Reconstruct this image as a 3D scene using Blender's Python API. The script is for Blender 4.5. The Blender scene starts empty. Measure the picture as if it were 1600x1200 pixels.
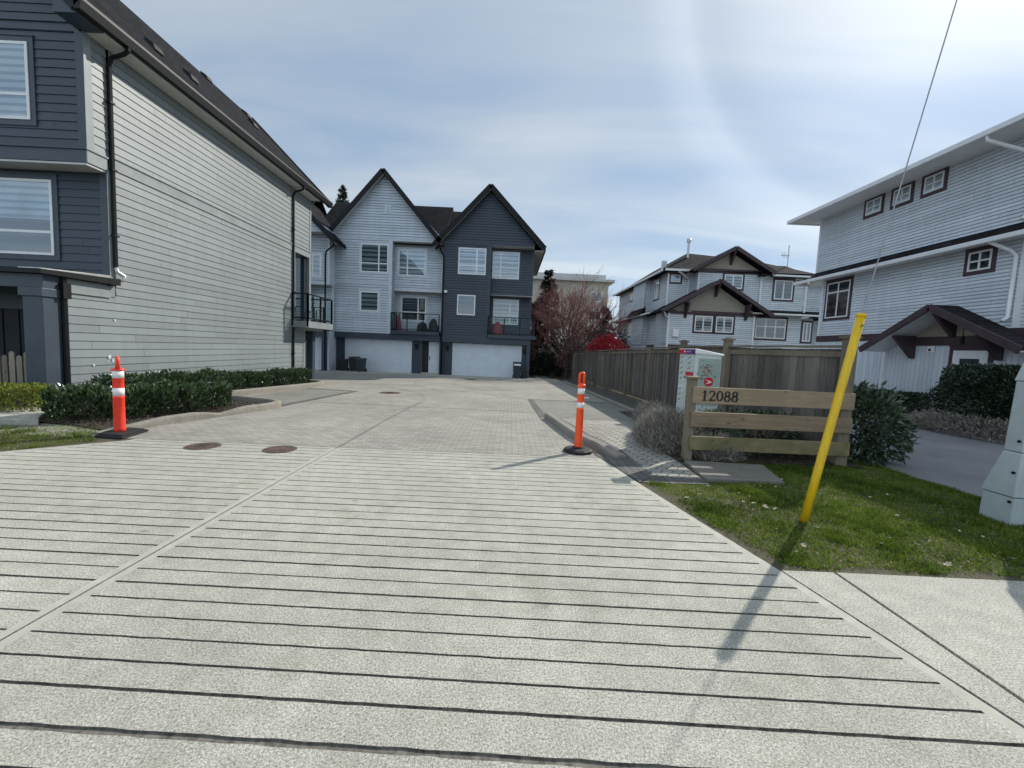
import bpy, math, random
from mathutils import Vector as V, Matrix, noise as mnoise
random.seed(7)
SC = bpy.context.scene
COL = SC.collection
RND = random.random
def U(a, b): return a + (b - a) * random.random()

# ---------------------------------------------------------------- ground profile
def zg(y):                      # the court falls away gently beyond the planters
    return 0.0 if y < 9 else -(min(y, 45) - 9) * 0.019

# ---------------------------------------------------------------- mesh builder
class MB:
    def __init__(s):
        s.v = []; s.f = []; s.m = []; s.r = []; s.cr = 0.5
    def poly(s, pts, mi=0):
        n = len(s.v); s.v.extend(tuple(p) for p in pts)
        s.f.append(tuple(range(n, n + len(pts)))); s.m.append(mi); s.r.append(s.cr)
    def faces(s, verts, faces, mi=0):
        n = len(s.v); s.v.extend(tuple(p) for p in verts)
        for f in faces:
            s.f.append(tuple(i + n for i in f)); s.m.append(mi); s.r.append(s.cr)
    def hexa(s, p, mi=0):       # 8 points: bottom ring then top ring
        s.faces(p, [(3, 2, 1, 0), (4, 5, 6, 7), (0, 1, 5, 4), (1, 2, 6, 5), (2, 3, 7, 6), (3, 0, 4, 7)], mi)
    def box(s, x0, x1, y0, y1, z0, z1, mi=0):
        s.hexa([(x0, y0, z0), (x1, y0, z0), (x1, y1, z0), (x0, y1, z0),
                (x0, y0, z1), (x1, y0, z1), (x1, y1, z1), (x0, y1, z1)], mi)
    def prism(s, pts, d, mi=0): # polygon swept along d
        d = V(d); a = [V(p) for p in pts]; n = len(a)
        b = [p + d for p in a]
        s.faces(a + b, [tuple(range(n - 1, -1, -1)), tuple(range(n, 2 * n))] +
                [(i, (i + 1) % n, n + (i + 1) % n, n + i) for i in range(n)], mi)
    def bar(s, p, q, w, h, up=(0, 0, 1), mi=0):
        p = V(p); q = V(q); t = (q - p).normalized(); u = V(up)
        side = t.cross(u)
        if side.length < 1e-4: side = t.cross(V((1, 0, 0)))
        side.normalize(); u = side.cross(t).normalized()
        a = side * w / 2; b = u * h / 2
        s.hexa([p - a - b, p + a - b, q + a - b, q - a - b, p - a + b, p + a + b, q + a + b, q - a + b], mi)
    def tube(s, pts, r, n=8, mi=0, cap=True):
        pts = [V(p) for p in pts]; rs = r if isinstance(r, (list, tuple)) else [r] * len(pts)
        vs = []; k = len(pts); ref = None
        for i, p in enumerate(pts):
            t = (pts[min(i + 1, k - 1)] - pts[max(i - 1, 0)]).normalized()
            if ref is None:
                ref = V((0, 0, 1)) if abs(t.z) < .9 else V((1, 0, 0))
            a = t.cross(ref).normalized(); b = a.cross(t).normalized(); ref = b if abs(b.dot(t)) < .5 else ref
            for j in range(n):
                an = 2 * math.pi * j / n
                vs.append(p + (a * math.cos(an) + b * math.sin(an)) * rs[i])
        fs = []
        for i in range(k - 1):
            for j in range(n):
                fs.append((i * n + j, i * n + (j + 1) % n, (i + 1) * n + (j + 1) % n, (i + 1) * n + j))
        if cap:
            fs.append(tuple(range(n - 1, -1, -1))); fs.append(tuple(range((k - 1) * n, k * n)))
        s.faces(vs, fs, mi)
    def lathe(s, prof, c, n=24, mi=0, a0=0.0):
        vs = []; fs = []; k = len(prof)
        for r, z in prof:
            for j in range(n):
                an = a0 + 2 * math.pi * j / n
                vs.append((c[0] + r * math.cos(an), c[1] + r * math.sin(an), c[2] + z))
        for i in range(k - 1):
            for j in range(n):
                fs.append((i * n + j, i * n + (j + 1) % n, (i + 1) * n + (j + 1) % n, (i + 1) * n + j))
        fs.append(tuple(range(n - 1, -1, -1))); fs.append(tuple(range((k - 1) * n, k * n)))
        s.faces(vs, fs, mi)
    def build(s, name, mats, parent=None, smooth=False, bevel=0, local=False):
        off = V((0, 0, 0))
        if parent is not None and not local: off = ORG.get(parent.name, V((0, 0, 0)))
        me = bpy.data.meshes.new(name)
        me.from_pydata([(p[0] - off.x, p[1] - off.y, p[2] - off.z) for p in s.v], [], s.f)
        if not isinstance(mats, (list, tuple)): mats = [mats]
        if s.m and max(s.m) == len(mats): mats = list(mats) + [m['gap']]
        for mt_ in mats: me.materials.append(mt_)
        me.polygons.foreach_set('material_index', s.m)
        at = me.attributes.new('rnd', 'FLOAT', 'FACE'); at.data.foreach_set('value', s.r)
        if smooth: me.polygons.foreach_set('use_smooth', [True] * len(s.f))
        me.update()
        o = bpy.data.objects.new(name, me); COL.objects.link(o)
        if parent is not None: o.parent = parent
        ORG[o.name] = off
        if bevel:
            b = o.modifiers.new('bevel', 'BEVEL'); b.width = bevel; b.segments = 2; b.limit_method = 'ANGLE'
        return o
ORG = {}
def tag(o, label=None, cat=None, group=None, kind=None):
    if label: o['label'] = label
    if cat: o['category'] = cat
    if group: o['group'] = group
    if kind: o['kind'] = kind
    return o
def empty(name, loc, label, cat, group=None, rz=0):
    o = bpy.data.objects.new(name, None); COL.objects.link(o)
    o.location = loc; o.rotation_euler.z = rz; o.empty_display_size = .2
    ORG[o.name] = V(loc)
    return tag(o, label, cat, group)
def dup(root, loc, rz=None, label=None):
    r = root.copy(); COL.objects.link(r); r.location = loc
    if rz is not None: r.rotation_euler.z = rz
    if label: r['label'] = label
    for c in list(root.children):
        k = c.copy(); COL.objects.link(k); k.parent = r
        for g in list(c.children):
            h = g.copy(); COL.objects.link(h); h.parent = k
    return r

# ---------------------------------------------------------------- materials
class NT:
    def __init__(s, name):
        s.mat = bpy.data.materials.new(name); s.mat.use_nodes = True
        s.t = s.mat.node_tree; s.b = s.t.nodes['Principled BSDF']; s.out = s.t.nodes['Material Output']
        s.co = s.n('ShaderNodeTexCoord').outputs['Object']
    def n(s, typ, **kw):
        nd = s.t.nodes.new(typ)
        for k, v in kw.items(): setattr(nd, k, v)
        return nd
    def l(s, a, b): s.t.links.new(a, b)
    def mapping(s, scale=(1, 1, 1), rot=(0, 0, 0), loc=(0, 0, 0), src=None):
        m = s.n('ShaderNodeMapping'); m.inputs['Scale'].default_value = scale
        m.inputs['Rotation'].default_value = rot; m.inputs['Location'].default_value = loc
        s.l(src or s.co, m.inputs['Vector']); return m.outputs[0]
    def noise(s, scale, detail=4, rough=.55, vec=None):
        m = s.n('ShaderNodeTexNoise'); m.inputs['Scale'].default_value = scale
        m.inputs['Detail'].default_value = detail; m.inputs['Roughness'].default_value = rough
        s.l(vec or s.co, m.inputs['Vector']); return m.outputs['Fac']
    def ramp(s, fac, stops):
        r = s.n('ShaderNodeValToRGB'); e = r.color_ramp.elements
        while len(e) < len(stops): e.new(.5)
        for i, (p, c) in enumerate(stops):
            e[i].position = p; e[i].color = (c[0], c[1], c[2], 1) if isinstance(c, (tuple, list)) else (c, c, c, 1)
        s.l(fac, r.inputs[0]); return r.outputs[0]
    def mix(s, a, b, fac, mode='MIX'):
        m = s.n('ShaderNodeMix', data_type='RGBA', blend_type=mode)
        for inp, v in ((m.inputs['Factor'], fac), (m.inputs['A'], a), (m.inputs['B'], b)):
            if isinstance(v, (int, float)): inp.default_value = v
            elif isinstance(v, (tuple, list)): inp.default_value = (v[0], v[1], v[2], 1)
            else: s.l(v, inp)
        return m.outputs['Result']
    def math(s, op, a, b=None):
        m = s.n('ShaderNodeMath', operation=op)
        for i, v in enumerate((a, b)):
            if v is None: continue
            if isinstance(v, (int, float)): m.inputs[i].default_value = v
            else: s.l(v, m.inputs[i])
        return m.outputs[0]
    def attr(s, name='rnd'):
        a = s.n('ShaderNodeAttribute', attribute_name=name); return a.outputs['Fac']
    def bump(s, h, strength=.3, dist=.01):
        b = s.n('ShaderNodeBump'); b.inputs['Strength'].default_value = strength; b.inputs['Distance'].default_value = dist
        s.l(h, b.inputs['Height']); s.l(b.outputs[0], s.b.inputs['Normal'])
    def col(s, c):
        if isinstance(c, (tuple, list)): s.b.inputs['Base Color'].default_value = (c[0], c[1], c[2], 1)
        else: s.l(c, s.b.inputs['Base Color'])
    def rough(s, r):
        if isinstance(r, (int, float)): s.b.inputs['Roughness'].default_value = r
        else: s.l(r, s.b.inputs['Roughness'])
def plain(name, c, rough=.55, var=.12, scale=4, bump=0, bscale=60, metal=0, streak=None):
    t = NT(name)
    f = t.noise(scale, 5, .6, t.mapping(streak) if streak else None)
    lo = tuple(x * (1 - var) for x in c); hi = tuple(min(1, x * (1 + var)) for x in c)
    t.col(t.ramp(f, [(.3, lo), (.7, hi)])); t.rough(rough); t.b.inputs['Metallic'].default_value = metal
    if bump: t.bump(t.noise(bscale, 3), bump, .005)
    return t.mat
def siding_mat(name, c, rough=.5):
    t = NT(name)
    big = t.noise(.7, 4, .6); grain = t.noise(30, 4, .6, t.mapping((.25, .25, 3)))
    streak = t.noise(1.6, 4, .6, t.mapping((3, 3, .25)))
    b = t.ramp(t.math('ADD', t.math('MULTIPLY', big, .5), t.math('MULTIPLY', streak, .5)), [(.3, tuple(x * .86 for x in c)), (.7, tuple(x * 1.1 for x in c))])
    a = t.mix(b, t.ramp(t.attr(), [(0, .87), (1, 1.03)]), 1.0, 'MULTIPLY')
    a = t.mix(a, t.ramp(grain, [(.3, .9), (.7, 1.0)]), 1.0, 'MULTIPLY')
    t.col(a); t.rough(rough); t.bump(grain, .15, .003)
    return t.mat
def wood_mat(name, c1, c2, axis='z', rough=.8, algae=None):
    t = NT(name)
    sc = {'z': (9, 9, .7), 'x': (.7, 9, 9), 'y': (9, .7, 9)}[axis]
    g = t.noise(3.5, 6, .65, t.mapping(sc)); g2 = t.noise(1.2, 4, .6)
    fac = t.math('ADD', t.math('MULTIPLY', g, .6), t.math('MULTIPLY', t.attr(), .4))
    c = t.ramp(fac, [(.3, c1), (.7, c2)])
    c = t.mix(c, t.ramp(g2, [(.35, .72), (.65, 1.0)]), 1.0, 'MULTIPLY')
    vo = t.n('ShaderNodeTexVoronoi'); vo.inputs['Scale'].default_value = 1.0
    t.l(t.mapping({'z': (7, 7, 2.2), 'x': (2.2, 7, 7), 'y': (7, 2.2, 7)}[axis]), vo.inputs['Vector'])
    c = t.mix(c, t.ramp(vo.outputs['Distance'], [(.05, .35), (.11, 1.0)]), 1.0, 'MULTIPLY')
    if algae:
        c = t.mix(c, algae, t.ramp(t.noise(3, 5, .7), [(.4, 0.0), (.65, .8)]))
    t.col(c); t.rough(rough); t.bump(g, .4, .004)
    return t.mat
def leaf_mat(name, stops, rough=.4, trans=.0):
    t = NT(name)
    t.col(t.ramp(t.attr(), stops)); t.rough(rough)
    t.b.inputs['Specular IOR Level'].default_value = .5
    if trans:
        tl = t.n('ShaderNodeBsdfTranslucent'); t.l(t.b.inputs['Base Color'].links[0].from_socket, tl.inputs[0])
        mx = t.n('ShaderNodeMixShader'); mx.inputs[0].default_value = trans; t.l(t.b.outputs[0], mx.inputs[1]); t.l(tl.outputs[0], mx.inputs[2]); t.l(mx.outputs[0], t.out.inputs['Surface'])
    return t.mat
def brick_sheet(name, c1, c2, cm, bw, bh, mortar, rough=.85, rot=0, bump=.5, tint=None, offs=.5, stain=1.0):
    t = NT(name)
    v = t.mapping((1, 1, 1), (0, 0, rot))
    br = t.n('ShaderNodeTexBrick'); br.offset = offs
    t.l(v, br.inputs['Vector'])
    for k, val in (('Scale', 1), ('Mortar Size', mortar), ('Mortar Smooth', .3), ('Bias', 0), ('Brick Width', bw), ('Row Height', bh)):
        br.inputs[k].default_value = val
    br.inputs['Color1'].default_value = (*c1, 1); br.inputs['Color2'].default_value = (*c2, 1); br.inputs['Mortar'].default_value = (*cm, 1)
    big = t.ramp(t.noise(.45, 6, .65), [(.3, 1 - .3 * stain), (.65, 1.05)])
    fine = t.ramp(t.noise(70, 4, .7), [(.3, .75), (.7, 1.15)])
    c = t.mix(t.mix(br.outputs['Color'], big, 1.0, 'MULTIPLY'), fine, 1.0, 'MULTIPLY')
    if tint: c = t.mix(c, tint, t.ramp(t.noise(.9, 5, .7), [(.5, 0.0), (.75, .5)]))
    t.col(c); t.rough(rough)
    h = t.math('SUBTRACT', t.math('MULTIPLY', t.noise(60, 3), .3), br.outputs['Fac'])
    t.bump(h, bump, .008)
    return t.mat
def shingle_mat(name, c, proj='xz'):
    t = NT(name)
    # rows follow height, staggered tabs run along the eave direction
    sep = t.n('ShaderNodeSeparateXYZ'); t.l(t.co, sep.inputs[0])
    comb = t.n('ShaderNodeCombineXYZ')
    t.l(sep.outputs['X' if proj == 'xz' else 'Y'], comb.inputs[0]); t.l(sep.outputs['Z'], comb.inputs[1])
    br = t.n('ShaderNodeTexBrick'); t.l(comb.outputs[0], br.inputs['Vector'])
    for k, val in (('Scale', 1), ('Mortar Size', .008), ('Mortar Smooth', .2), ('Brick Width', .3), ('Row Height', .11), ('Bias', 0)):
        br.inputs[k].default_value = val
    br.inputs['Color1'].default_value = (*[x * .7 for x in c], 1); br.inputs['Color2'].default_value = (*[x * 1.35 for x in c], 1)
    br.inputs['Mortar'].default_value = (*[x * .3 for x in c], 1)
    sp = t.ramp(t.noise(26, 4, .8), [(.3, .55), (.7, 1.7)])
    big = t.ramp(t.noise(.8, 5, .6), [(.3, .8), (.7, 1.15)])
    t.col(t.mix(t.mix(br.outputs['Color'], sp, 1.0, 'MULTIPLY'), big, 1.0, 'MULTIPLY')); t.rough(.95); t.b.inputs['Specular IOR Level'].default_value = .08
    t.bump(t.math('SUBTRACT', t.noise(80, 2), br.outputs['Fac']), .5, .01)
    return t.mat
def glass_mat(name, tint=(.75, .82, .85), refl=.14, fk=.9):
    t = NT(name); t.t.nodes.remove(t.b)
    tr = t.n('ShaderNodeBsdfTransparent'); tr.inputs[0].default_value = (*tint, 1)
    gl = t.n('ShaderNodeBsdfGlossy'); gl.inputs['Roughness'].default_value = .015; gl.inputs['Color'].default_value = (.9, .95, 1, 1)
    bm = t.n('ShaderNodeBump'); bm.inputs['Strength'].default_value = .03; bm.inputs['Distance'].default_value = .02
    t.l(t.noise(1.5, 2), bm.inputs['Height']); t.l(bm.outputs[0], gl.inputs['Normal'])
    lw = t.n('ShaderNodeLayerWeight'); lw.inputs['Blend'].default_value = .25
    f = t.math('ADD', t.math('MULTIPLY', lw.outputs['Fresnel'], fk), refl)
    mx = t.n('ShaderNodeMixShader'); t.l(f, mx.inputs[0]); t.l(tr.outputs[0], mx.inputs[1]); t.l(gl.outputs[0], mx.inputs[2])
    t.l(mx.outputs[0], t.out.inputs['Surface']); return t.mat
def blind_mat(name, light, dark, per=.13, duty=.5, axis='Z'):
    t = NT(name)
    sep = t.n('ShaderNodeSeparateXYZ'); t.l(t.co, sep.inputs[0])
    fr = t.math('FRACT', t.math('DIVIDE', sep.outputs[axis], per))
    c = t.mix(dark, light, t.math('LESS_THAN', fr, duty))
    c = t.mix(c, t.ramp(t.noise(1.5, 3), [(.3, .75), (.7, 1.05)]), 1.0, 'MULTIPLY')
    t.col(c); t.rough(.8); return t.mat
m = {}
m['shade_lifted_siding'] = siding_mat('grey lap siding lifted for shade', (.55, .62, .69))  # paler copy of the grey siding: shaded fronts are brightened in the colour
m['grey_siding'] = siding_mat('grey lap siding', (.212, .242, .25))
m['navy_siding'] = siding_mat('navy lap siding', (.04, .058, .082))
m['vinyl'] = siding_mat('pale vinyl siding', (.66, .72, .78), .4)
m['navy_trim'] = plain('navy trim', (.038, .055, .076), .45, .15, 3)
m['light_trim'] = plain('light grey trim', (.55, .61, .67), .5, .1, 3)
m['grey_trim'] = plain('grey trim', (.218, .242, .248), .5, .15, 3)
m['white'] = plain('white paint', (.75, .76, .77), .35, .06, 4)
m['vinyl_white'] = plain('white vinyl frame', (.78, .79, .8), .3, .04, 6)
m['plum'] = plain('plum brown trim', (.052, .03, .038), .5, .25, 3)
m['shake'] = plain('tan shake gable', (.3, .27, .22), .8, .2, 9, .3, 30)
m['soffit'] = plain('soffit panel', (.5, .5, .48), .6, .1, 6)
m['black'] = plain('black metal', (.005, .006, .007), .5, .3, 8)
m['black'].node_tree.nodes['Principled BSDF'].inputs['Specular IOR Level'].default_value = .25
m['gap'] = plain('dark lap shadow backing', (.03, .03, .032), .9, .2, 4)  # dark sheet behind the boards, painting in the shadow line under each lap
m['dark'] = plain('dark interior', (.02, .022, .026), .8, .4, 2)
m['door_white'] = plain('white garage door steel', (.62, .68, .74), .4, .06, 2)
m['shingle_x'] = shingle_mat('asphalt shingle across x', (.02, .02, .022), 'xz')
m['shingle_y'] = shingle_mat('asphalt shingle across y', (.02, .02, .022), 'yz')
m['glass'] = glass_mat('window glass')
m['rail_glass'] = glass_mat('railing glass', (.9, .94, .93), .0, .35)
m['blind'] = blind_mat('zebra blind', (.62, .65, .63), (.13, .16, .15), .145, .55)
m['blind_row'] = blind_mat('wide zebra blind', (.5, .55, .53), (.07, .1, .095), .3, .5)
m['blind_far'] = blind_mat('far zebra blind', (.55, .58, .57), (.07, .09, .09), .2, .5)
m['blind_row_pale'] = blind_mat('pale wide zebra blind', (.85, .88, .9), (.38, .44, .47), .3, .6)
m['blind_pale'] = blind_mat('pale zebra blind', (.8, .83, .84), (.42, .47, .5), .15, .6)
m['blind_dark'] = blind_mat('dark room', (.1, .11, .11), (.03, .035, .04), .3, .4)
m['galv'] = plain('galvanised flashing', (.5, .5, .48), .4, .2, 8, metal=.6)
m['brushed_steel'] = plain('galvanised wire', (.3, .3, .31), .4, .2, 8, metal=.8)
m['fence'] = wood_mat('weathered cedar', (.06, .054, .05), (.2, .178, .155), 'z')
m['fence_post'] = wood_mat('weathered post', (.12, .1, .075), (.25, .21, .15), 'z')
m['picket'] = wood_mat('grey picket', (.17, .145, .11), (.36, .32, .25), 'z')
m['board_x'] = wood_mat('sign board wood', (.21, .15, .092), (.4, .3, .195), 'x')
m['board_green'] = wood_mat('mossy board wood', (.16, .125, .07), (.31, .245, .13), 'x', algae=(.11, .11, .04))
m['pole'] = wood_mat('pole wood', (.1, .085, .06), (.21, .18, .13), 'z')
m['orange'] = plain('fluorescent orange plastic', (1.0, .085, .012), .42, .16, 9)
m['redor'] = plain('red orange plastic', (.9, .05, .025), .42, .16, 9)
m['band'] = plain('white reflective band', (.8, .78, .78), .3, .05, 12)
m['rubber'] = plain('black rubber', (.01, .01, .011), .75, .4, 12, .3, 40)
m['yellow'] = plain('yellow plastic guard', (.72, .46, .008), .36, .14, 5, 0, 60, streak=(8, 8, .8))
m['pvc'] = plain('pale grey conduit', (.4, .46, .47), .45, .12, 3, .15, 40)
m['mail_body'] = plain('mailbox enamel', (.55, .62, .6), .4, .05, 3)
m['mail_side'] = plain('mailbox sage panel', (.3, .38, .34), .45, .12, 3)
m['mail_red'] = plain('mailbox red', (.5, .012, .03), .4, .05)
m['mail_purple'] = plain('mailbox purple', (.1, .025, .16), .4, .05)
m['decal'] = plain('leaf decal dark', (.1, .13, .11), .5, .2)
m['decal_red'] = plain('leaf decal red', (.3, .05, .05), .5, .2)
m['ink'] = plain('black numerals', (.01, .01, .011), .35, .2)
m['bin_black'] = plain('black bin plastic', (.012, .014, .016), .45, .2)
m['bin_blue'] = plain('dark bin plastic', (.018, .028, .042), .45, .2)
m['cast'] = plain('rusty cast iron', (.1, .068, .05), .75, .45, 25, .6, 90)
m['stone'] = plain('landscape block', (.25, .22, .18), .9, .25, 8, .4, 30)
m['stucco'] = plain('cream stucco', (.5, .45, .37), .85, .1, 2, .2, 30)
m['cloth_dark'] = plain('dark cover cloth', (.03, .03, .034), .8, .3, 4)
m['cloth_red'] = plain('dusty red cloth', (.26, .06, .07), .8, .2, 4)
m['bark'] = plain('bark', (.07, .055, .045), .9, .3, 9, .4, 20)
m['twig'] = leaf_mat('red twig', [(0, (.055, .045, .04)), (.5, (.12, .062, .056)), (1, (.22, .088, .08))], .8)
m['laurel'] = leaf_mat('laurel leaf', [(0, (.014, .03, .014)), (.55, (.045, .085, .03)), (.9, (.1, .155, .055)), (1, (.17, .22, .09))], .28, .15)
m['laurel'].node_tree.nodes['Principled BSDF'].inputs['Specular IOR Level'].default_value = .9
m['privet'] = leaf_mat('yellow green leaf', [(0, (.08, .11, .015)), (.6, (.2, .24, .03)), (1, (.36, .38, .07))], .4, .35)
m['box'] = leaf_mat('clipped box leaf', [(0, (.012, .022, .014)), (.6, (.03, .05, .026)), (1, (.055, .08, .035))], .35)
m['rhodo'] = leaf_mat('rhododendron leaf', [(0, (.022, .042, .024)), (.6, (.05, .085, .042)), (1, (.13, .15, .08))], .3)
m['lavender'] = leaf_mat('lavender stem', [(0, (.12, .1, .1)), (.45, (.26, .225, .21)), (.75, (.3, .3, .22)), (1, (.5, .48, .42))], .8, .2)
m['sage'] = leaf_mat('sage leaf', [(0, (.06, .09, .06)), (1, (.2, .25, .18))], .6)
m['conifer'] = leaf_mat('conifer needle', [(0, (.012, .02, .013)), (.6, (.03, .045, .026)), (1, (.055, .075, .04))], .5)
m['bushdark'] = leaf_mat('dark bush leaf', [(0, (.012, .018, .012)), (.6, (.03, .042, .022)), (1, (.06, .07, .04))], .5)
m['redleaf'] = leaf_mat('red photinia leaf', [(0, (.14, .01, .015)), (.5, (.45, .02, .035)), (1, (.7, .07, .09))], .3, .35)
m['grass'] = leaf_mat('grass blade', [(0, (.035, .05, .012)), (.35, (.1, .16, .02)), (.7, (.19, .27, .035)), (.9, (.27, .3, .07)), (1, (.45, .39, .24))], .8, .4)
m['grass'].node_tree.nodes['Principled BSDF'].inputs['Specular IOR Level'].default_value = .15
m['dry'] = leaf_mat('dry leaf', [(0, (.3, .22, .14)), (1, (.55, .48, .38))], .8)
# ---------------------------------------------------------------- building helpers
def clip(poly, z, keep_above):
    out = []
    for i in range(len(poly)):
        a = poly[i]; b = poly[(i + 1) % len(poly)]
        ia = (a[1] >= z) == keep_above or a[1] == z; ib = (b[1] >= z) == keep_above or b[1] == z
        if ia: out.append(a)
        if ia != ib:
            t = (z - a[1]) / (b[1] - a[1]); out.append((a[0] + t * (b[0] - a[0]), z))
    return out
def siding(mb, poly, org, u, n, exp=.172, d=.016, mi=0, gap=.0055):
    """lap boards over a convex outline given as (distance along wall, height)"""
    zs = [p[1] for p in poly]; z = math.floor(min(zs) / exp) * exp
    P = lambda a, zz, o: (org[0] + u[0] * a + n[0] * o, org[1] + u[1] * a + n[1] * o, zz)
    mb.poly([P(a, zz, -.012) for a, zz in poly], mi + 1)
    while z < max(zs) - 1e-6:
        q = clip(clip(poly, z, True), z + exp - gap, False)
        q = [p for i, p in enumerate(q) if i == 0 or (abs(p[0] - q[i - 1][0]) + abs(p[1] - q[i - 1][1])) > 1e-6]
        if len(q) >= 3:
            mb.cr = RND()
            z0 = min(p[1] for p in q)
            us = [a for a, zz in q]; u0, u1 = min(us), max(us)
            if len(q) == 4 and len({round(a, 4) for a in us}) == 2 and u1 - u0 > 3.2:      # butt joints between boards
                zt = max(zz for a, zz in q); cuts = [u0]; c = u0 + U(.4, 3.66)
                while c < u1 - .2: cuts.append(c); c += 3.66
                cuts.append(u1)
                for ca, cb in zip(cuts[:-1], cuts[1:]):
                    mb.cr = RND(); e0 = ca + (.003 if ca > u0 else 0); e1 = cb - (.003 if cb < u1 else 0)
                    mb.poly([P(a, zz, d * (1 - (zz - z) / exp) + .002) for a, zz in ((e0, z0), (e1, z0), (e1, zt), (e0, zt))], mi)
            else:
                mb.poly([P(a, zz, d * (1 - (zz - z) / exp) + .002) for a, zz in q], mi)
            bot = [a for a, zz in q if abs(zz - z0) < 1e-5]
            if len(bot) >= 2:
                o = d * (1 - (z0 - z) / exp) + .002
                mb.poly([P(min(bot), z0, -.02), P(max(bot), z0, -.02), P(max(bot), z0, o), P(min(bot), z0, o)], mi)
        z += exp
    mb.cr = .5
class Wall:
    """a vertical wall frame: u runs along it, n points outward"""
    def __init__(s, org, u, n): s.o = org; s.u = u; s.n = n
    def p(s, a, z, o): return (s.o[0] + s.u[0] * a + s.n[0] * o, s.o[1] + s.u[1] * a + s.n[1] * o, z)
    def slab(s, mb, a0, a1, z0, z1, o0, o1, mi=0):
        P = s.p
        mb.hexa([P(a0, z0, o0), P(a1, z0, o0), P(a1, z0, o1), P(a0, z0, o1), P(a0, z1, o0), P(a1, z1, o0), P(a1, z1, o1), P(a0, z1, o1)], mi)
def window(th, w, a0, a1, z0, z1, vm=(), hm=(), trim=.09, tm='light_trim', fm='vinyl_white', blind='blind', fw=.05, hspan=None, name='window', off=0, drop=0):
    """window > pane, blind. vm/hm are mullion positions as fractions; off = base offset from wall"""
    mb = MB()
    if trim:
        t = trim
        for q in ((a0 - t, a1 + t, z1, z1 + t), (a0 - t, a1 + t, z0 - t, z0), (a0 - t, a0, z0, z1), (a1, a1 + t, z0, z1)):
            w.slab(mb, *q, off - .02, off + .034, 0)
        w.slab(mb, a0 - t - .02, a1 + t + .02, z1 + t, z1 + t + .025, off - .02, off + .05, 0)
    f = fw
    for q in ((a0, a1, z1 - f, z1), (a0, a1, z0, z0 + f), (a0, a0 + f, z0 + f, z1 - f), (a1 - f, a1, z0 + f, z1 - f)):
        w.slab(mb, *q, off - .02, off + .048, 1)
    for v in vm:
        c = a0 + (a1 - a0) * v; w.slab(mb, c - f * .6, c + f * .6, z0 + f, z1 - f, off - .02, off + .044, 1)
    hs = hspan or (0, 1)
    for h in hm:
        c = z0 + (z1 - z0) * h
        w.slab(mb, a0 + (a1 - a0) * hs[0] + f, a0 + (a1 - a0) * hs[1] - f, c - f * .5, c + f * .5, off - .02, off + .041, 1)
    wo = mb.build(name, [m[tm], m[fm]], th)
    ORG[wo.name] = ORG[th.name]
    zd_ = z0 + (z1 - z0) * drop
    b = MB(); w.slab(b, a0 + f * .5, a1 - f * .5, zd_ + f * .5, z1 - f * .5, off - .02, off + .028)
    b.build('blind', m[blind], wo)
    if drop:
        b = MB(); w.slab(b, a0 + f * .5, a1 - f * .5, z0 + f * .5, zd_ + f * .5, off - .02, off + .022); b.build('room', m['blind_dark'], wo)
    g = MB(); P = w.p
    g.poly([P(a0 + f * .5, z0 + f * .5, off + .036), P(a1 - f * .5, z0 + f * .5, off + .036), P(a1 - f * .5, z1 - f * .5, off + .036), P(a0 + f * .5, z1 - f * .5, off + .036)])
    g.build('pane', m['glass'], wo)
    return wo
def part(th, name, mats, fn, **kw):
    mb = MB(); fn(mb); o = mb.build(name, mats, th, **kw); ORG[o.name] = ORG[th.name]; return o
def railing(th, pts, z0, z1, posts=3, name='balcony_railing'):
    """black posts and rails; glass infill is a sub-part"""
    r = MB(); g = MB()
    for (x0, y0), (x1, y1) in zip(pts[:-1], pts[1:]):
        n = max(1, posts)
        for k in range(n + 1):
            t = k / n; x = x0 + (x1 - x0) * t; y = y0 + (y1 - y0) * t
            r.box(x - .03, x + .03, y - .03, y + .03, z0 - .25, z1)
        r.bar((x0, y0, z1), (x1, y1, z1), .06, .05); r.bar((x0, y0, z0 + .08), (x1, y1, z0 + .08), .05, .05)
        g.poly([(x0, y0, z0 + .1), (x1, y1, z0 + .1), (x1, y1, z1 - .03), (x0, y0, z1 - .03)])
    o = r.build(name, m['black'], th); ORG[o.name] = ORG[th.name]
    g.build('glass_panel', m['rail_glass'], o)
    return o
def leaf(mb, p, d, up, L, W, mi=0):
    d = d.normalized(); s = d.cross(up)
    if s.length < 1e-3: s = d.cross(V((1, 0, 0)))
    s.normalize(); n = s.cross(d)
    a = p; b = p + d * L * .45 + s * W * .5 + n * W * .18; c = p + d * L; e = p + d * L * .45 - s * W * .5 + n * W * .18
    k = len(mb.v); mb.v.extend((tuple(a), tuple(b), tuple(c), tuple(e)))
    mb.f.append((k, k + 1, k + 2)); mb.f.append((k, k + 2, k + 3)); mb.m += [mi, mi]; mb.r += [mb.cr, mb.cr]
def rdir(zmin=-1):
    while True:
        d = V((U(-1, 1), U(-1, 1), U(zmin, 1)))
        if .05 < d.length < 1: return d.normalized()

# ---------------------------------------------------------------- the ground
def sheet(name, poly, dz, mat, ybreaks=(9, 45)):
    mb = MB(); pieces = [poly]
    for yb in ybreaks:
        nxt = []
        for q in pieces:
            a = clip([(p[0], p[1]) for p in q], yb, True); b = clip([(p[0], p[1]) for p in q], yb, False)
            nxt += [z for z in (a, b) if len(z) >= 3]
        pieces = nxt
    for q in pieces: mb.poly([(x, y, zg(y) + dz) for x, y in q])
    return tag(mb.build(name, mat), kind='structure')

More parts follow.
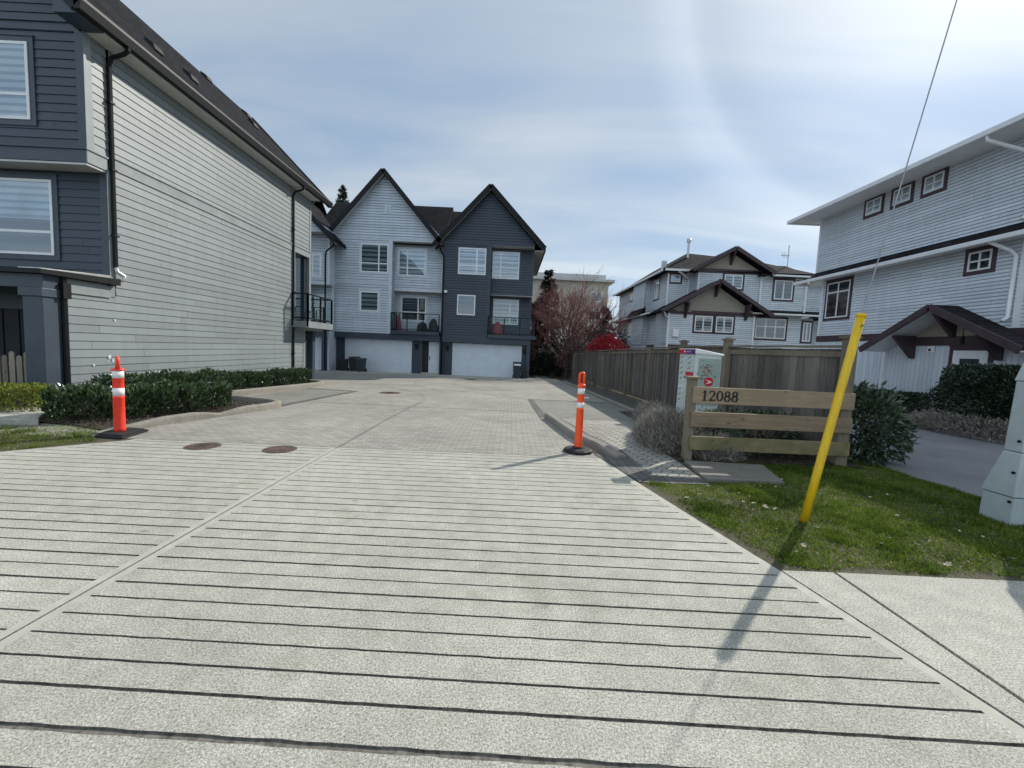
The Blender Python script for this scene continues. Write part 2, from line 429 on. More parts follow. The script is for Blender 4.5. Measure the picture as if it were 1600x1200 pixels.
def concrete(name, c, stain=1):
    t = NT(name)
    big = t.ramp(t.noise(.7, 6, .65), [(.3, .78), (.7, 1.08)])
    mid = t.ramp(t.noise(6, 6, .7), [(.3, .8), (.7, 1.1)])
    sp = t.ramp(t.noise(150, 3, .85), [(.32, .36), (.5, 1.0), (.68, 1.45)])
    sp2 = t.ramp(t.noise(85, 3, .8), [(.34, .45), (.5, 1.0), (.66, 1.4)])
    c0 = t.mix(c, big, 1, 'MULTIPLY'); c0 = t.mix(c0, mid, 1, 'MULTIPLY'); c0 = t.mix(c0, sp, 1, 'MULTIPLY'); c0 = t.mix(c0, sp2, 1, 'MULTIPLY')
    st = t.ramp(t.noise(1.7, 6, .75, t.mapping((1, 1, 1), loc=(3.1, 8.2, 0))), [(.54, 0.0), (.74, .5 * stain)])
    c0 = t.mix(c0, (.22, .2, .13), st)
    vo = t.n('ShaderNodeTexVoronoi'); vo.inputs['Scale'].default_value = 1.3; t.l(t.mapping((1, 1.6, 1), loc=(.3, .45, 0)), vo.inputs['Vector'])
    dn = t.math('ADD', vo.outputs['Distance'], t.math('MULTIPLY', t.noise(22, 4, .7), .16))
    c0 = t.mix(c0, (.17, .15, .1), t.ramp(dn, [(.115, .5 * stain), (.15, 0.0)]))
    t.col(c0); t.rough(.88)
    t.bump(t.math('ADD', t.noise(190, 3, .8), t.math('MULTIPLY', t.noise(60, 3, .7), .7)), .5, .006)
    return t.mat
m['concrete'] = concrete('broom concrete', (.465, .452, .388))
m['concrete_tooled'] = plain('smooth tooled margin', (.405, .393, .337), .85, .14, 9, .3, 90)
m['concrete_slab'] = concrete('sidewalk concrete', (.465, .452, .388), .6)
m['kerb'] = concrete('kerb concrete', (.28, .262, .225), 1.4)
m['groove'] = plain('dirty groove', (.14, .13, .11), .95, .6, 30)
m['paver'] = brick_sheet('court pavers', (.3, .284, .246), (.39, .368, .322), (.165, .157, .138), .2, .1, .006, rot=0, bump=.5, stain=.8)
m['paver_dark'] = brick_sheet('parking pavers', (.215, .215, .185), (.265, .26, .225), (.13, .13, .11), .222, .111, .007, rot=0, stain=.8)
m['paver_edge'] = brick_sheet('border pavers', (.1, .1, .095), (.15, .147, .137), (.045, .045, .04), .11, .222, .006, rot=0, stain=.8, offs=0)
m['paver_walk'] = brick_sheet('walk pavers', (.31, .295, .25), (.44, .415, .36), (.09, .085, .075), .225, .113, .012, rot=math.radians(38), stain=.8)
def asphalt(name, c):
    t = NT(name)
    big = t.ramp(t.noise(.6, 6, .65), [(.3, .78), (.7, 1.12)]); sp = t.ramp(t.noise(150, 3, .85), [(.25, .5), (.5, 1.0), (.75, 1.7)])
    c0 = t.mix(t.mix(c, big, 1, 'MULTIPLY'), sp, 1, 'MULTIPLY')
    c0 = t.mix(c0, (.05, .05, .05), t.ramp(t.noise(.8, 4, .6, t.mapping((1, 1, 1), loc=(4, 1, 0))), [(.62, 0.0), (.72, .6)]))
    t.col(c0); t.rough(.9); t.bump(t.noise(150, 3, .8), .6, .008); return t.mat
m['asphalt'] = asphalt('worn asphalt', (.2, .2, .21))
m['road'] = asphalt('road asphalt', (.07, .07, .07))
def soil(name, c1, c2):
    t = NT(name)
    f = t.noise(14, 7, .75); t.col(t.ramp(f, [(.3, c1), (.7, c2)])); t.rough(.95); t.bump(f, .9, .03); return t.mat
m['soil'] = soil('bark mulch', (.018, .014, .01), (.085, .065, .045))
m['lawn_soil'] = soil('lawn soil', (.04, .036, .02), (.12, .105, .06))
m['gravel'] = soil('gravel strip', (.04, .04, .036), (.14, .135, .12))
m['field'] = soil('distant ground', (.05, .06, .03), (.1, .1, .06))

base = MB()
for y0, y1 in ((-300, -9), (-9, 9), (9, 45), (45, 900)):
    base.poly([(-700, y0, zg(y0) - .06), (700, y0, zg(y0) - .06), (700, y1, zg(y1) - .06), (-700, y1, zg(y1) - .06)])
tag(base.build('ground', m['field']), kind='structure')
sheet('street', [(-300, -9), (300, -9), (300, -1.4), (-300, -1.4)], -.05, m['road'])

# apron: real saw-cut grooves in two panels either side of the centre joint
ER = [(1.41, 6.5), (1.58, 5.75), (1.70, 5.1), (1.93, 4.05), (2.16, 3.08), (2.40, 1.8), (2.62, .6), (2.9, -.9)]
EL = [(-5.5, 6.5), (-5.62, 6.2), (-6.47, 5.35), (-7.6, 4.4), (-9.0, 3.5), (-10.2, 2.6), (-11.3, 1.2), (-12, -.9)]
def edge_x(E, y):
    for (x0, y0), (x1, y1) in zip(E[:-1], E[1:]):
        if y1 <= y <= y0: return x0 + (x1 - x0) * (y - y0) / (y1 - y0)
    return E[-1][0] if y < E[-1][1] else E[0][0]
JX = -2.54
YT = 6.31
def tilt(y): return -.034 + .034 * min(1, max(0, (y - 1.3) / 3.5))
ys = []
y = 6.20
while y > 1.62: ys.append(y); y -= .1655
ys.append(1.525); rest = [1.36, 1.19]
ap = MB(); gw = .0082; gd = .009
def yat(yc, x): return yc + tilt(yc) * (x - .2) if yc < YT - .02 else yc
rows = [YT]
for yc in ys + rest: rows += [(yc, 1), (yc, -1)]
def cols(yc, side):
    if side > 0: return [JX + .007, JX + .065, edge_x(ER, yc) - .09, edge_x(ER, yc) - .012]
    return [edge_x(EL, yc), edge_x(EL, yc) + .12, JX - .065, JX - .007]
lines = [(YT, 0)]
for yc in ys + rest:
    wv = gw * (1.9 if abs(yc - 1.525) < .01 else U(.8, 1.25))
    lines += [(yc, wv), (yc, -wv)]
lines.append((-.9, 0))
def pt(yc, dy, x, z): 
    yy = yat(yc, x) if yc > -.5 else yc
    if dy and -.5 < yc: dy += .0011 * (math.sin(37 * x + yc * 91 + dy * 900) + .7 * math.sin(83 * x + yc * 57) + .6 * math.sin(171 * x + yc * 23 + dy * 500)) * (1.8 if abs(yc - 1.525) < .01 else 1)
    return (x, yy + dy, z)
for side in (1, -1):
    for i in range(len(lines) - 1):
        (ya, da), (yb, db) = lines[i], lines[i + 1]
        ca, cb = cols(ya, side), cols(yb, side)
        groove = ya == yb
        NS = 48
        for k in range(3):
            for q in range(NS if k == 1 else 1):
                n = NS if k == 1 else 1
                xa0 = ca[k] + (ca[k + 1] - ca[k]) * q / n; xa1 = ca[k] + (ca[k + 1] - ca[k]) * (q + 1) / n
                xb0 = cb[k] + (cb[k + 1] - cb[k]) * q / n; xb1 = cb[k] + (cb[k + 1] - cb[k]) * (q + 1) / n
                if groove and k == 1:
                    ap.poly([pt(yb, db, xb0, -gd), pt(yb, db, xb1, -gd), pt(ya, da, xa1, -gd), pt(ya, da, xa0, -gd)], 1)
                    ap.poly([pt(ya, da, xa0, -gd), pt(ya, da, xa1, -gd), pt(ya, da, xa1, 0), pt(ya, da, xa0, 0)], 1)
                    ap.poly([pt(yb, db, xb1, -gd), pt(yb, db, xb0, -gd), pt(yb, db, xb0, 0), pt(yb, db, xb1, 0)], 1)
                    for xe in ((xa0,) if q == 0 else ()) + ((xa1,) if q == n - 1 else ()):
                        ap.poly([pt(ya, da, xe, -gd), pt(yb, db, xe, -gd), pt(yb, db, xe, 0), pt(ya, da, xe, 0)], 1)
                else:
                    ap.poly([pt(yb, db, xb0, 0), pt(yb, db, xb1, 0), pt(ya, da, xa1, 0), pt(ya, da, xa0, 0)], 3 if (k == 0) == (side > 0) and k != 1 or (k == 2 and side > 0) else 0)
# joint floors: centre joint and the tooled line along the right edge
ap.poly([(JX - .02, -.9, -.009), (JX + .02, -.9, -.009), (JX + .02, YT, -.009), (JX - .02, YT, -.009)], 2)
e2 = [(x, y) for x, y in ER if y <= 6.31] ; e2 = [(edge_x(ER, YT), YT)] + e2
for (xa, ya), (xb, yb) in zip(e2[:-1], e2[1:]):
    ap.cr = .5
    ap.poly([(xb - .03, yb, -.01), (xb + .01, yb, -.01), (xa + .01, ya, -.01), (xa - .03, ya, -.01)], 1 if ya < 3.2 else 2)
m['joint'] = concrete('tooled joint', (.3, .29, .265))
tag(ap.build('driveway_apron', [m['concrete'], m['groove'], m['joint'], m['concrete_tooled']]), kind='structure')

# sidewalk to the right: slabs with a dark expansion joint
sw = MB()
def slab(mb, poly, z0=-.05, z1=0.0): mb.prism([(x, y, z0) for x, y in poly], (0, 0, z1 - z0))
xs = lambda yy: edge_x(ER, yy)
slab(sw, [(xs(.9), .9), (2.572, .9), (2.55, 3.10), (xs(3.10), 3.10)])
slab(sw, [(2.60, .9), (5.4, .9), (5.4, 3.06), (2.578, 3.10)])
slab(sw, [(5.412, .9), (9, .9), (9, 3.0), (5.412, 3.06)])
sw.poly([(2.3, .9, -.014), (9, .9, -.014), (9, 3.0, -.014), (2.3, 3.08, -.014)], 1)
tag(sw.build('sidewalk', [m['concrete_slab'], m['groove']]), kind='structure')
sheet('boulevard', [(2.45, .9), (9, .9), (9, -1.4), (2.9, -1.4)], -.012, m['concrete_slab'])
# paved court
sheet('court_paving', [(-9.1, YT), (3.6, YT), (3.6, 26.6), (-9.1, 26.6)], -.003, m['paver'])
sheet('court_paving', [(-16, 17.2), (-9.1, 17.2), (-9.1, 26.6), (-16, 26.6)], -.003, m['paver'])
sheet('court_edge_joint', [(-5.9, YT - .008), (1.44, YT - .008), (1.44, YT + .014), (-5.9, YT + .014)], .001, m['groove'])
sheet('court_joint', [(JX - .01, YT), (JX + .01, YT), (JX + .01, 12.4), (JX - .01, 12.4)], .0015, m['paver_edge'])
sheet('court_cross_joint', [(-5.3, 11.2), (.8, 11.0), (.8, 11.03), (-5.3, 11.23)], .0015, m['paver_edge'])
sheet('garage_strip', [(-16, 26.6), (3.4, 26.6), (3.4, 30), (-16, 30)], -.002, m['concrete_slab'])
sheet('side_path', [(2.0, 30), (3.0, 30), (3.0, 37), (2.0, 37)], -.004, m['paver_dark'])
sheet('side_grass', [(3.0, 26.6), (4.5, 26.6), (4.4, 37), (3.0, 37)], -.004, m['lawn_soil'])
# darker parking bays with a soldier course
sheet('parking_bay', [(.98, 10.28), (3.55, 10.28), (3.6, 14.4), (.85, 14.4)], .002, m['paver_dark'])
sheet('bay_border', [(.78, 10.0), (.98, 10.28), (.85, 14.3), (.68, 14.5)], .003, m['paver_edge'])
sheet('bay_border_far', [(.68, 14.5), (.85, 14.3), (3.6, 14.3), (3.6, 14.5)], .0035, m['paver_edge'])
sheet('left_parking_bay', [(-7.4, 10.9), (-5.62, 10.15), (-5.42, 14.55), (-7.15, 14.9)], .002, m['paver_dark'])
sheet('left_bay_border', [(-5.62, 10.15), (-5.44, 10.05), (-5.22, 14.75), (-5.42, 14.55)], .003, m['paver_edge'])
sheet('left_bay_border_far', [(-7.15, 14.9), (-5.42, 14.55), (-5.22, 14.75), (-7.13, 15.1)], .0035, m['paver_edge'])
# walkway to the mailbox
sheet('walkway', [(1.98, 5.5), (2.6, 5.42), (2.62, 6.3), (2.6, 7.9), (3.15, 10.08), (1.28, 10.1), (1.55, 8.4), (1.92, 7.0)], .006, m['paver_walk'])
sheet('walkway_border', [(1.40, 6.6), (1.42, 6.45), (1.575, 5.76), (1.70, 5.17), (1.98, 5.5), (1.92, 7.0), (1.62, 6.9)], .005, m['paver_edge'])
sheet('walkway_border', [(1.62, 6.9), (1.92, 7.0), (1.55, 8.4), (1.28, 10.1), (1.1, 10.1), (1.36, 8.2)], .0045, m['paver_edge'])
sheet('walkway_border_near', [(1.72, 5.17), (2.6, 5.2), (2.6, 5.42), (1.98, 5.5)], .0055, m['paver_edge'])
sheet('gravel_strip', [(3.55, 11.6), (5.0, 11.6), (4.4, 37), (3.55, 26.6)], .03, m['gravel'])
sheet('planting_bed', [(2.62, 6.3), (5.55, 6.35), (5.4, 12), (3.2, 12), (3.15, 10.1), (2.6, 7.9)], .02, m['soil'])
sheet('planter_soil', [(-8.5, 7.2), (-7.2, 7.0), (-6.5, 6.75), (-6.0, 7.6), (-5.75, 8.5), (-5.55, 9.8), (-7.5, 10.8), (-7.6, 16.9), (-9.1, 16.9), (-9.1, 8.0)], .02, m['soil'])
sheet('neighbour_driveway', [(5.97, -1.4), (30, -1.4), (30, 14), (13.55, 14), (13.55, 30), (5.5, 30), (5.5, 9), (5.95, 6.5)], -.004, m['asphalt'], ())
pad = MB(); slab(pad, [(2.71, 6.27), (2.61, 5.34), (3.63, 5.33), (3.86, 6.2)], -.04, .035)
pad.prism([(2.64, 5.37, .035), (3.60, 5.36, .035), (3.60, 5.375, .035), (2.64, 5.385, .035)], (0, 0, .004), 1)
m['pad'] = concrete('dark pad concrete', (.22, .205, .175), 1.2)
tag(pad.build('utility_pad', [m['pad'], m['joint']], bevel=.008), kind='structure')
lp = MB(); slab(lp, [(-16, 7.2), (-8.15, 7.35), (-7.75, 6.95), (-12, 6.35), (-16, 6.0)], -.05, .09)
slab(lp, [(-16, 8.6), (-9.4, 8.5), (-8.3, 7.9), (-8.15, 7.36), (-16, 7.21)], -.05, .1)
tag(lp.build('path', [m['concrete_slab']], bevel=.01), kind='structure')

# kerbs: swept with a rounded top
def kerb(name, pts, w=.15, h=.12, h_end=None, label=None):
    mb = MB(); n = len(pts); sec = [(-.5, -.05), (-.5, .8), (-.38, .97), (.3, 1.0), (.46, .9), (.5, .7), (.5, -.05)]
    vs = []
    for i, (x, y) in enumerate(pts):
        a = V((*pts[max(i - 1, 0)], 0)); b = V((*pts[min(i + 1, n - 1)], 0)); t = (b - a).normalized(); s = V((t.y, -t.x, 0))
        hh = h if not h_end else h_end[i]
        for sx, sz in sec:
            p = V((x, y, 0)) + s * (sx * w); vs.append((p.x, p.y, zg(y) - .03 + (sz * (hh + .03) if sz > 0 else -.05)))
    k = len(sec); fs = []
    for i in range(n - 1):
        for j in range(k - 1): fs.append((i * k + j, (i + 1) * k + j, (i + 1) * k + j + 1, i * k + j + 1))
    fs.append(tuple(range(k - 1, -1, -1))[::-1]); fs.append(tuple(range((n - 1) * k, n * k)))
    mb.faces(vs, fs); return tag(mb.build(name, m['kerb'], bevel=0), kind='structure')
def smooth(pts, it=2):
    for _ in range(it):
        q = [pts[0]]
        for a, b in zip(pts[:-1], pts[1:]):
            q += [(a[0] * .75 + b[0] * .25, a[1] * .75 + b[1] * .25), (a[0] * .25 + b[0] * .75, a[1] * .25 + b[1] * .75)]
        pts = q + [pts[-1]]
    return pts
q = smooth([(1.78, 6.36), (1.6, 6.75), (1.38, 7.3), (1.18, 8.4), (.98, 10.0)], 2)
kerb('kerb', q, .19, .14, [.05 + .09 * min(1, max(0, (yy - 6.36) / .5)) for _, yy in q])
m['tyre'] = brick_sheet('scuffed pavers', (.25, .245, .225), (.31, .3, .28), (.17, .165, .15), .2, .1, .0055, rot=0, bump=.5, stain=.8)
def arc(cx, cy, r, a0, a1, w, dz):
    mb = MB(); n = 40
    for i in range(n):
        q = []
        for k, s in ((i, -1), (i + 1, -1), (i + 1, 1), (i, 1)):
            a = math.radians(a0 + (a1 - a0) * k / n); ww = w * (.55 + .45 * math.sin(k * .9 + r)) * math.sin(math.pi * (k + .3) / (n + .6))
            x = cx + (r + s * ww) * math.cos(a); y = cy + (r + s * ww) * math.sin(a); q.append((x, y, zg(y) + dz))
        mb.poly(q)
    tag(mb.build('tyre_mark', m['tyre']), kind='structure')
arc(-3.2, 12.5, 4.2, -8, 95, .07, .0012); arc(-3.0, 12.9, 5.7, 2, 80, .08, .0014); arc(3.4, 22.0, 6.2, 150, 232, .08, .0016); arc(-9, 12, 6.5, -28, 60, .07, .0018); arc(3.0, 21.6, 7.6, 160, 228, .07, .002)
sheet('walk_edging', [(1.02, 10.08), (3.2, 10.06), (3.2, 10.14), (1.02, 10.16)], .03, m['kerb'])
q = smooth([(-6.35, 6.5), (-6.12, 7.2), (-5.95, 7.9), (-5.72, 8.5), (-5.5, 9.3), (-5.42, 9.85), (-5.62, 10.3), (-6.2, 10.55), (-7.5, 10.95)], 2)
hs = []
for x, yy in q:
    if yy < 7.9 and x > -6.4: hs.append(.03 + .11 * min(1, max(0, (yy - 6.5) / .9)))
    elif 8.0 < yy < 8.9 and x > -6: hs.append(.14 - .08 * max(0, 1 - abs(yy - 8.45) / .45))
    else: hs.append(.14)
kerb('kerb', q, .16, .14, hs)
kerb('kerb', smooth([(-7.75, 10.9), (-7.55, 12.4), (-7.2, 15.2), (-7.15, 16.2), (-7.5, 16.9), (-8.6, 17.1)], 2), .17, .17)
kerb('kerb', [(3.58, 11.6), (3.55, 15.4), (3.52, 20), (3.45, 26.6)], .15, .1)
# ================================================================ left townhouse block (long side wall facing the drive)
XW = -8.9
LB = empty('townhouse_block', (-12, 9, 0), 'long grey clapboard side wall and navy front of the townhouse block nearest on the left', 'house')
side = Wall((XW, 0), (0, 1), (1, 0))          # u = y, outward +x
fr2 = Wall((0, 9.55), (1, 0), (0, -1))        # second floor front
frb = Wall((0, 9.13), (1, 0), (0, -1))        # bay front
def lb_wall(mb):
    siding(mb, [(8.46, -.1), (17.5, -.3), (17.5, 2.36), (8.46, 2.36)], side.o, side.u, side.n)
    siding(mb, [(9.66, 2.36), (17.5, 2.36), (17.5, 5.14), (9.66, 5.14)], side.o, side.u, side.n)
    siding(mb, [(9.66, 5.40), (17.5, 5.40), (17.5, 7.62), (9.66, 7.62)], side.o, side.u, side.n)
    siding(mb, [(9.26, 5.335), (9.60, 5.335), (9.60, 7.62), (9.26, 7.62)], side.o, side.u, side.n)
    siding(mb, [(17.52, 5.40), (18.8, 5.40), (18.8, 7.62), (17.52, 7.62)], side.o, side.u, side.n)
    siding(mb, [(17.52, -.3), (18.3, -.3), (18.3, 2.1), (17.52, 2.1)], side.o, side.u, side.n)
part(LB, 'side_wall', m['grey_siding'], lb_wall)
def lb_body(mb):
    mb.box(-15.2, XW - .02, 9.6, 17.45, -.3, 7.6); mb.box(-15.2, XW - .02, 9.16, 9.7, 5.045, 7.7)
    mb.box(-15.2, XW - .02, 17.4, 18.85, 5.12, 7.6)
    mb.prism([(-15.2, 9.2, 7.6), (XW - .02, 9.2, 7.6), (-12.05, 9.2, 10.9)], (0, 9.6, 0))
    mb.box(-15.2, XW - .3, 17.4, 19.2, -.4, 2.1)
part(LB, 'wall_core', m['navy_trim'], lb_body)
def lb_front(mb):
    siding(mb, [(-15.2, 2.75), (XW, 2.75), (XW, 5.0), (-15.2, 5.0)], fr2.o, fr2.u, fr2.n)
    siding(mb, [(-15.2, 5.32), (XW, 5.32), (XW, 7.58), (-15.2, 7.58)], frb.o, frb.u, frb.n)
    siding(mb, [(-15.2, 7.76), (XW, 7.76), (-12.05, 10.8)], frb.o, frb.u, frb.n)
part(LB, 'front_wall', m['navy_siding'], lb_front)
def lb_trim(mb):
    frb.slab(mb, -15.2, XW - .001, 5.05, 5.30, -.05, .03); frb.slab(mb, -15.2, XW + .03, 5.30, 5.335, -.05, .06)
    frb.slab(mb, -15.2, XW + .02, 7.58, 7.73, -.05, .03); frb.slab(mb, -15.2, XW + .03, 7.73, 7.76, -.05, .06)
    frb.slab(mb, XW - .14, XW + .022, 5.335, 7.58, -.05, .032)
    fr2.slab(mb, XW - .14, XW + .022, 2.75, 5.03, -.05, .032)
part(LB, 'front_trim', m['navy_trim'], lb_trim)
def lb_strim(mb):
    for y0, y1 in ((9.62, 17.47),):
        side.slab(mb, y0, y1, 5.16, 5.37, -.05, .024); side.slab(mb, y0, y1, 5.37, 5.40, -.05, .05); side.slab(mb, y0, y1, 5.13, 5.16, -.05, .032)
    side.slab(mb, 17.5, 18.9, 5.14, 5.37, -.05, .026); side.slab(mb, 17.5, 18.9, 5.37, 5.40, -.05, .05)
    side.slab(mb, 9.1, 9.26, 5.335, 7.62, -.05, .026); side.slab(mb, 9.103, 9.55, 5.05, 5.30, -.06, .026); side.slab(mb, 9.073, 9.55, 5.302, 5.333, -.06, .05); side.slab(mb, 18.8, 18.93, 5.4, 7.62, -.05, .026)
    side.slab(mb, 9.52, 9.66, 2.75, 5.13, -.05, .024)
    side.slab(mb, 8.46, 9.5, 2.36, 2.58, -.05, .03); side.slab(mb, 8.46, 9.5, 2.33, 2.36, -.05, .045)
    side.slab(mb, 9.5, 9.62, 2.36, 2.6, -.05, .028)
    side.slab(mb, 17.42, 17.56, -.3, 5.14, -.05, .022)
    side.slab(mb, 18.25, 18.4, -.3, 2.1, -.05, .03)
    mb.box(XW - .14, XW + .02, 18.78, 18.93, 2.4, 5.14)
part(LB, 'side_trim', m['grey_trim'], lb_strim)
def roof_slab(mb, y0, y1, xe, ze, xr, zr, t=.16):
    s = 1 if xe > xr else -1
    mb.prism([(xe, y0, ze), (xr, y0, zr), (xr, y0, zr - t), (xe, y0, ze - t)], (0, y1 - y0, 0))
def lb_roof(mb):
    roof_slab(mb, 8.6, 19.85, -8.47, 7.86, -12.05, 11.42); roof_slab(mb, 8.6, 19.85, -15.63, 7.86, -12.05, 11.42)
rf = part(LB, 'roof', m['shingle_y'], lb_roof)
for yv, zv in ((11.7, 8.97), (13.19, 9.13), (16.8, 11.2), (18.85, 10.97), (17.93, 10.16)):
    mb = MB(); xv = -8.47 - (zv - 7.86) / .9944
    mb.hexa([(xv - .12, yv - .15, zv - .1), (xv + .16, yv - .15, zv - .1), (xv + .16, yv + .15, zv - .1), (xv - .12, yv + .15, zv - .1),
             (xv - .12, yv - .13, zv + .2), (xv + .1, yv - .13, zv + .05), (xv + .1, yv + .13, zv + .05), (xv - .12, yv + .13, zv + .2)])
    mb.build('roof_vent', m['black'], rf)
def lb_soffit(mb):
    mb.box(XW - .05, -8.5, 9.16, 18.95, 7.6, 7.64)
part(LB, 'soffit', m['soffit'], lb_soffit)
part(LB, 'soffit', m['soffit'], lambda mb: frb.slab(mb, -15.2, XW, 5.0, 5.04, -.43, .02))
part(LB, 'rake_soffit', m['navy_trim'], lambda mb: mb.hexa([(XW - .05, 8.62, 7.60), (-8.5, 8.62, 7.60), (-8.5, 9.155, 7.60), (XW - .05, 9.155, 7.60), (XW - .05, 8.62, 8.0), (-8.5, 8.62, 7.7), (-8.5, 9.155, 7.7), (XW - .05, 9.155, 8.0)]))
def lb_gut(mb):
    mb.prism([(-8.49, 8.55, 7.62), (-8.38, 8.55, 7.64), (-8.34, 8.55, 7.80), (-8.35, 8.55, 7.86), (-8.49, 8.55, 7.86)], (0, 11.35, 0))
    mb.bar((-8.45, 8.58, 7.72), (-12.05, 8.58, 11.3), .06, .28); mb.bar((-15.65, 8.58, 7.72), (-12.05, 8.58, 11.3), .06, .28)
    mb.bar((-8.45, 19.87, 7.72), (-12.05, 19.87, 11.3), .06, .28)
    mb.prism([(-8.49, 18.95, 7.58), (-8.9, 18.95, 7.58), (-8.9, 18.95, 7.95), (-8.49, 18.95, 7.86)], (0, .06, 0))
part(LB, 'gutter', m['black'], lb_gut)
def dp(mb, y, z1, z0, xg=-8.42):
    mb.tube([(xg, y, 7.66), (xg, y, 7.58), (xg - .1, y, 7.5), (XW + .12, y, 7.42), (XW + .06, y, 7.3), (XW + .06, y, z0)], .042, 8)
    for k in range(3): mb.box(XW + .005, XW + .115, y - .06, y + .06, z0 + (7.2 - z0) * (k + .5) / 3 - .02, z0 + (7.2 - z0) * (k + .5) / 3 + .02)
part(LB, 'downpipe', m['black'], lambda mb: dp(mb, 9.62, 0, 3.0))
part(LB, 'downpipe', m['black'], lambda mb: dp(mb, 17.36, 0, -.2))
part(LB, 'downpipe', m['galv'], lambda mb: mb.tube([(XW + .06, 9.62, 3.02), (XW + .07, 9.64, 2.92), (XW + .15, 9.72, 2.84), (XW + .15, 9.72, 2.76), (XW + .06, 9.6, 2.72)], .042, 10), smooth=True)
part(LB, 'downpipe', m['black'], lambda mb: (mb.tube([(XW + .05, 8.5, 2.62), (XW + .05, 8.5, 0)], .05, 8), mb.box(XW, XW + .12, 8.43, 8.58, 2.2, 2.5)))
for args in ((-11.6, -9.99, 5.83, 7.33, (), (.33,), frb, 'blind_pale'), (-11.7, -10.07, 3.2, 4.8, (), (.31,), fr2, 'blind_pale')):
    a0, a1, z0, z1, vm, hm, w, bl = args
    window(LB, w, a0, a1, z0, z1, vm, hm, .11, 'navy_trim', blind=bl, fw=.055, drop=.46 if z0 < 4 else 0)
def porch(mb):
    mb.box(-9.26, XW + .02, 8.14, 8.46, -.05, 2.36); mb.box(-9.30, XW + .05, 8.10, 8.48, -.05, .25); mb.box(-9.30, XW + .05, 8.10, 8.48, 2.2, 2.36)
    mb.box(-15.2, XW + .03, 8.14, 8.46, 2.36, 2.62)
part(LB, 'porch_post', m['navy_trim'], porch, bevel=.008)
def porch_roof(mb):
    mb.hexa([(-15.2, 8.0, 2.62), (XW + .16, 8.0, 2.62), (XW + .16, 9.62, 2.62), (-15.2, 9.62, 2.62), (-15.2, 8.0, 2.7), (XW + .16, 8.0, 2.7), (XW + .16, 9.62, 2.76), (-15.2, 9.62, 2.76)])
part(LB, 'porch_roof', m['black'], porch_roof)
part(LB, 'flashing', m['galv'], lambda mb: mb.hexa([(XW - .25, 7.99, 2.702), (XW + .15, 7.99, 2.702), (XW + .12, 9.5, 2.757), (XW - .25, 9.5, 2.757), (XW - .25, 7.99, 2.716), (XW + .15, 7.99, 2.716), (XW + .03, 9.5, 2.82), (XW - .25, 9.5, 2.82)]))
part(LB, 'porch_soffit', m['soffit'], lambda mb: mb.box(-15.2, XW - .02, 8.46, 9.5, 2.56, 2.61))
def pdoor(mb):
    mb.box(-15.2, XW - .05, 9.5, 9.6, -.1, 2.6, 0)
    for k in range(5): mb.box(-11.9 + k * .36, -11.6 + k * .36, 9.47, 9.52, .15, 2.0, 1)
part(LB, 'porch_wall', [m['navy_siding'], m['dark']], pdoor)
for cy, cz, rr in ((9.44, 1.04, .05), (9.52, .95, .04), (9.08, .86, .035), (9.6, 1.85, .03), (9.4, .93, .02)):
    part(LB, 'paint_scuff', m['light_trim'], lambda mb: mb.poly([(XW + .0215, cy + rr * U(.4, 1) * math.cos(a), cz + rr * U(.5, 1.4) * math.sin(a)) for a in (0, .8, 1.5, 2.2, 3.1, 3.9, 4.6, 5.5)]))
# far recess: post, balcony, entry
part(LB, 'balcony_deck', m['grey_trim'], lambda mb: (mb.box(-12, -8.2, 17.3, 19.65, 2.1, 2.36), mb.box(-12, -8.5, 17.5, 19.3, 2.0, 2.1)))
railing(LB, [(-8.85, 17.32), (-8.24, 17.32)], 2.4, 3.45, 1)
railing(LB, [(-8.24, 17.32), (-8.24, 19.6), (-12, 19.6)], 2.4, 3.45, 2)
part(LB, 'balcony_post', m['navy_trim'], lambda mb: (mb.box(XW - .28, XW - .1, 18.6, 18.78, 2.36, 5.13), mb.box(-12, -9.6, 18.6, 18.7, 2.4, 5.1)))
part(LB, 'entry_post', m['navy_trim'], lambda mb: (mb.box(-9.05, -8.8, 18.95, 19.2, -.4, 2.0), mb.box(-10.6, -10.4, 19.4, 19.6, -.4, 2.0), mb.box(-12, -8.78, 18.93, 19.22, 1.85, 2.1)))

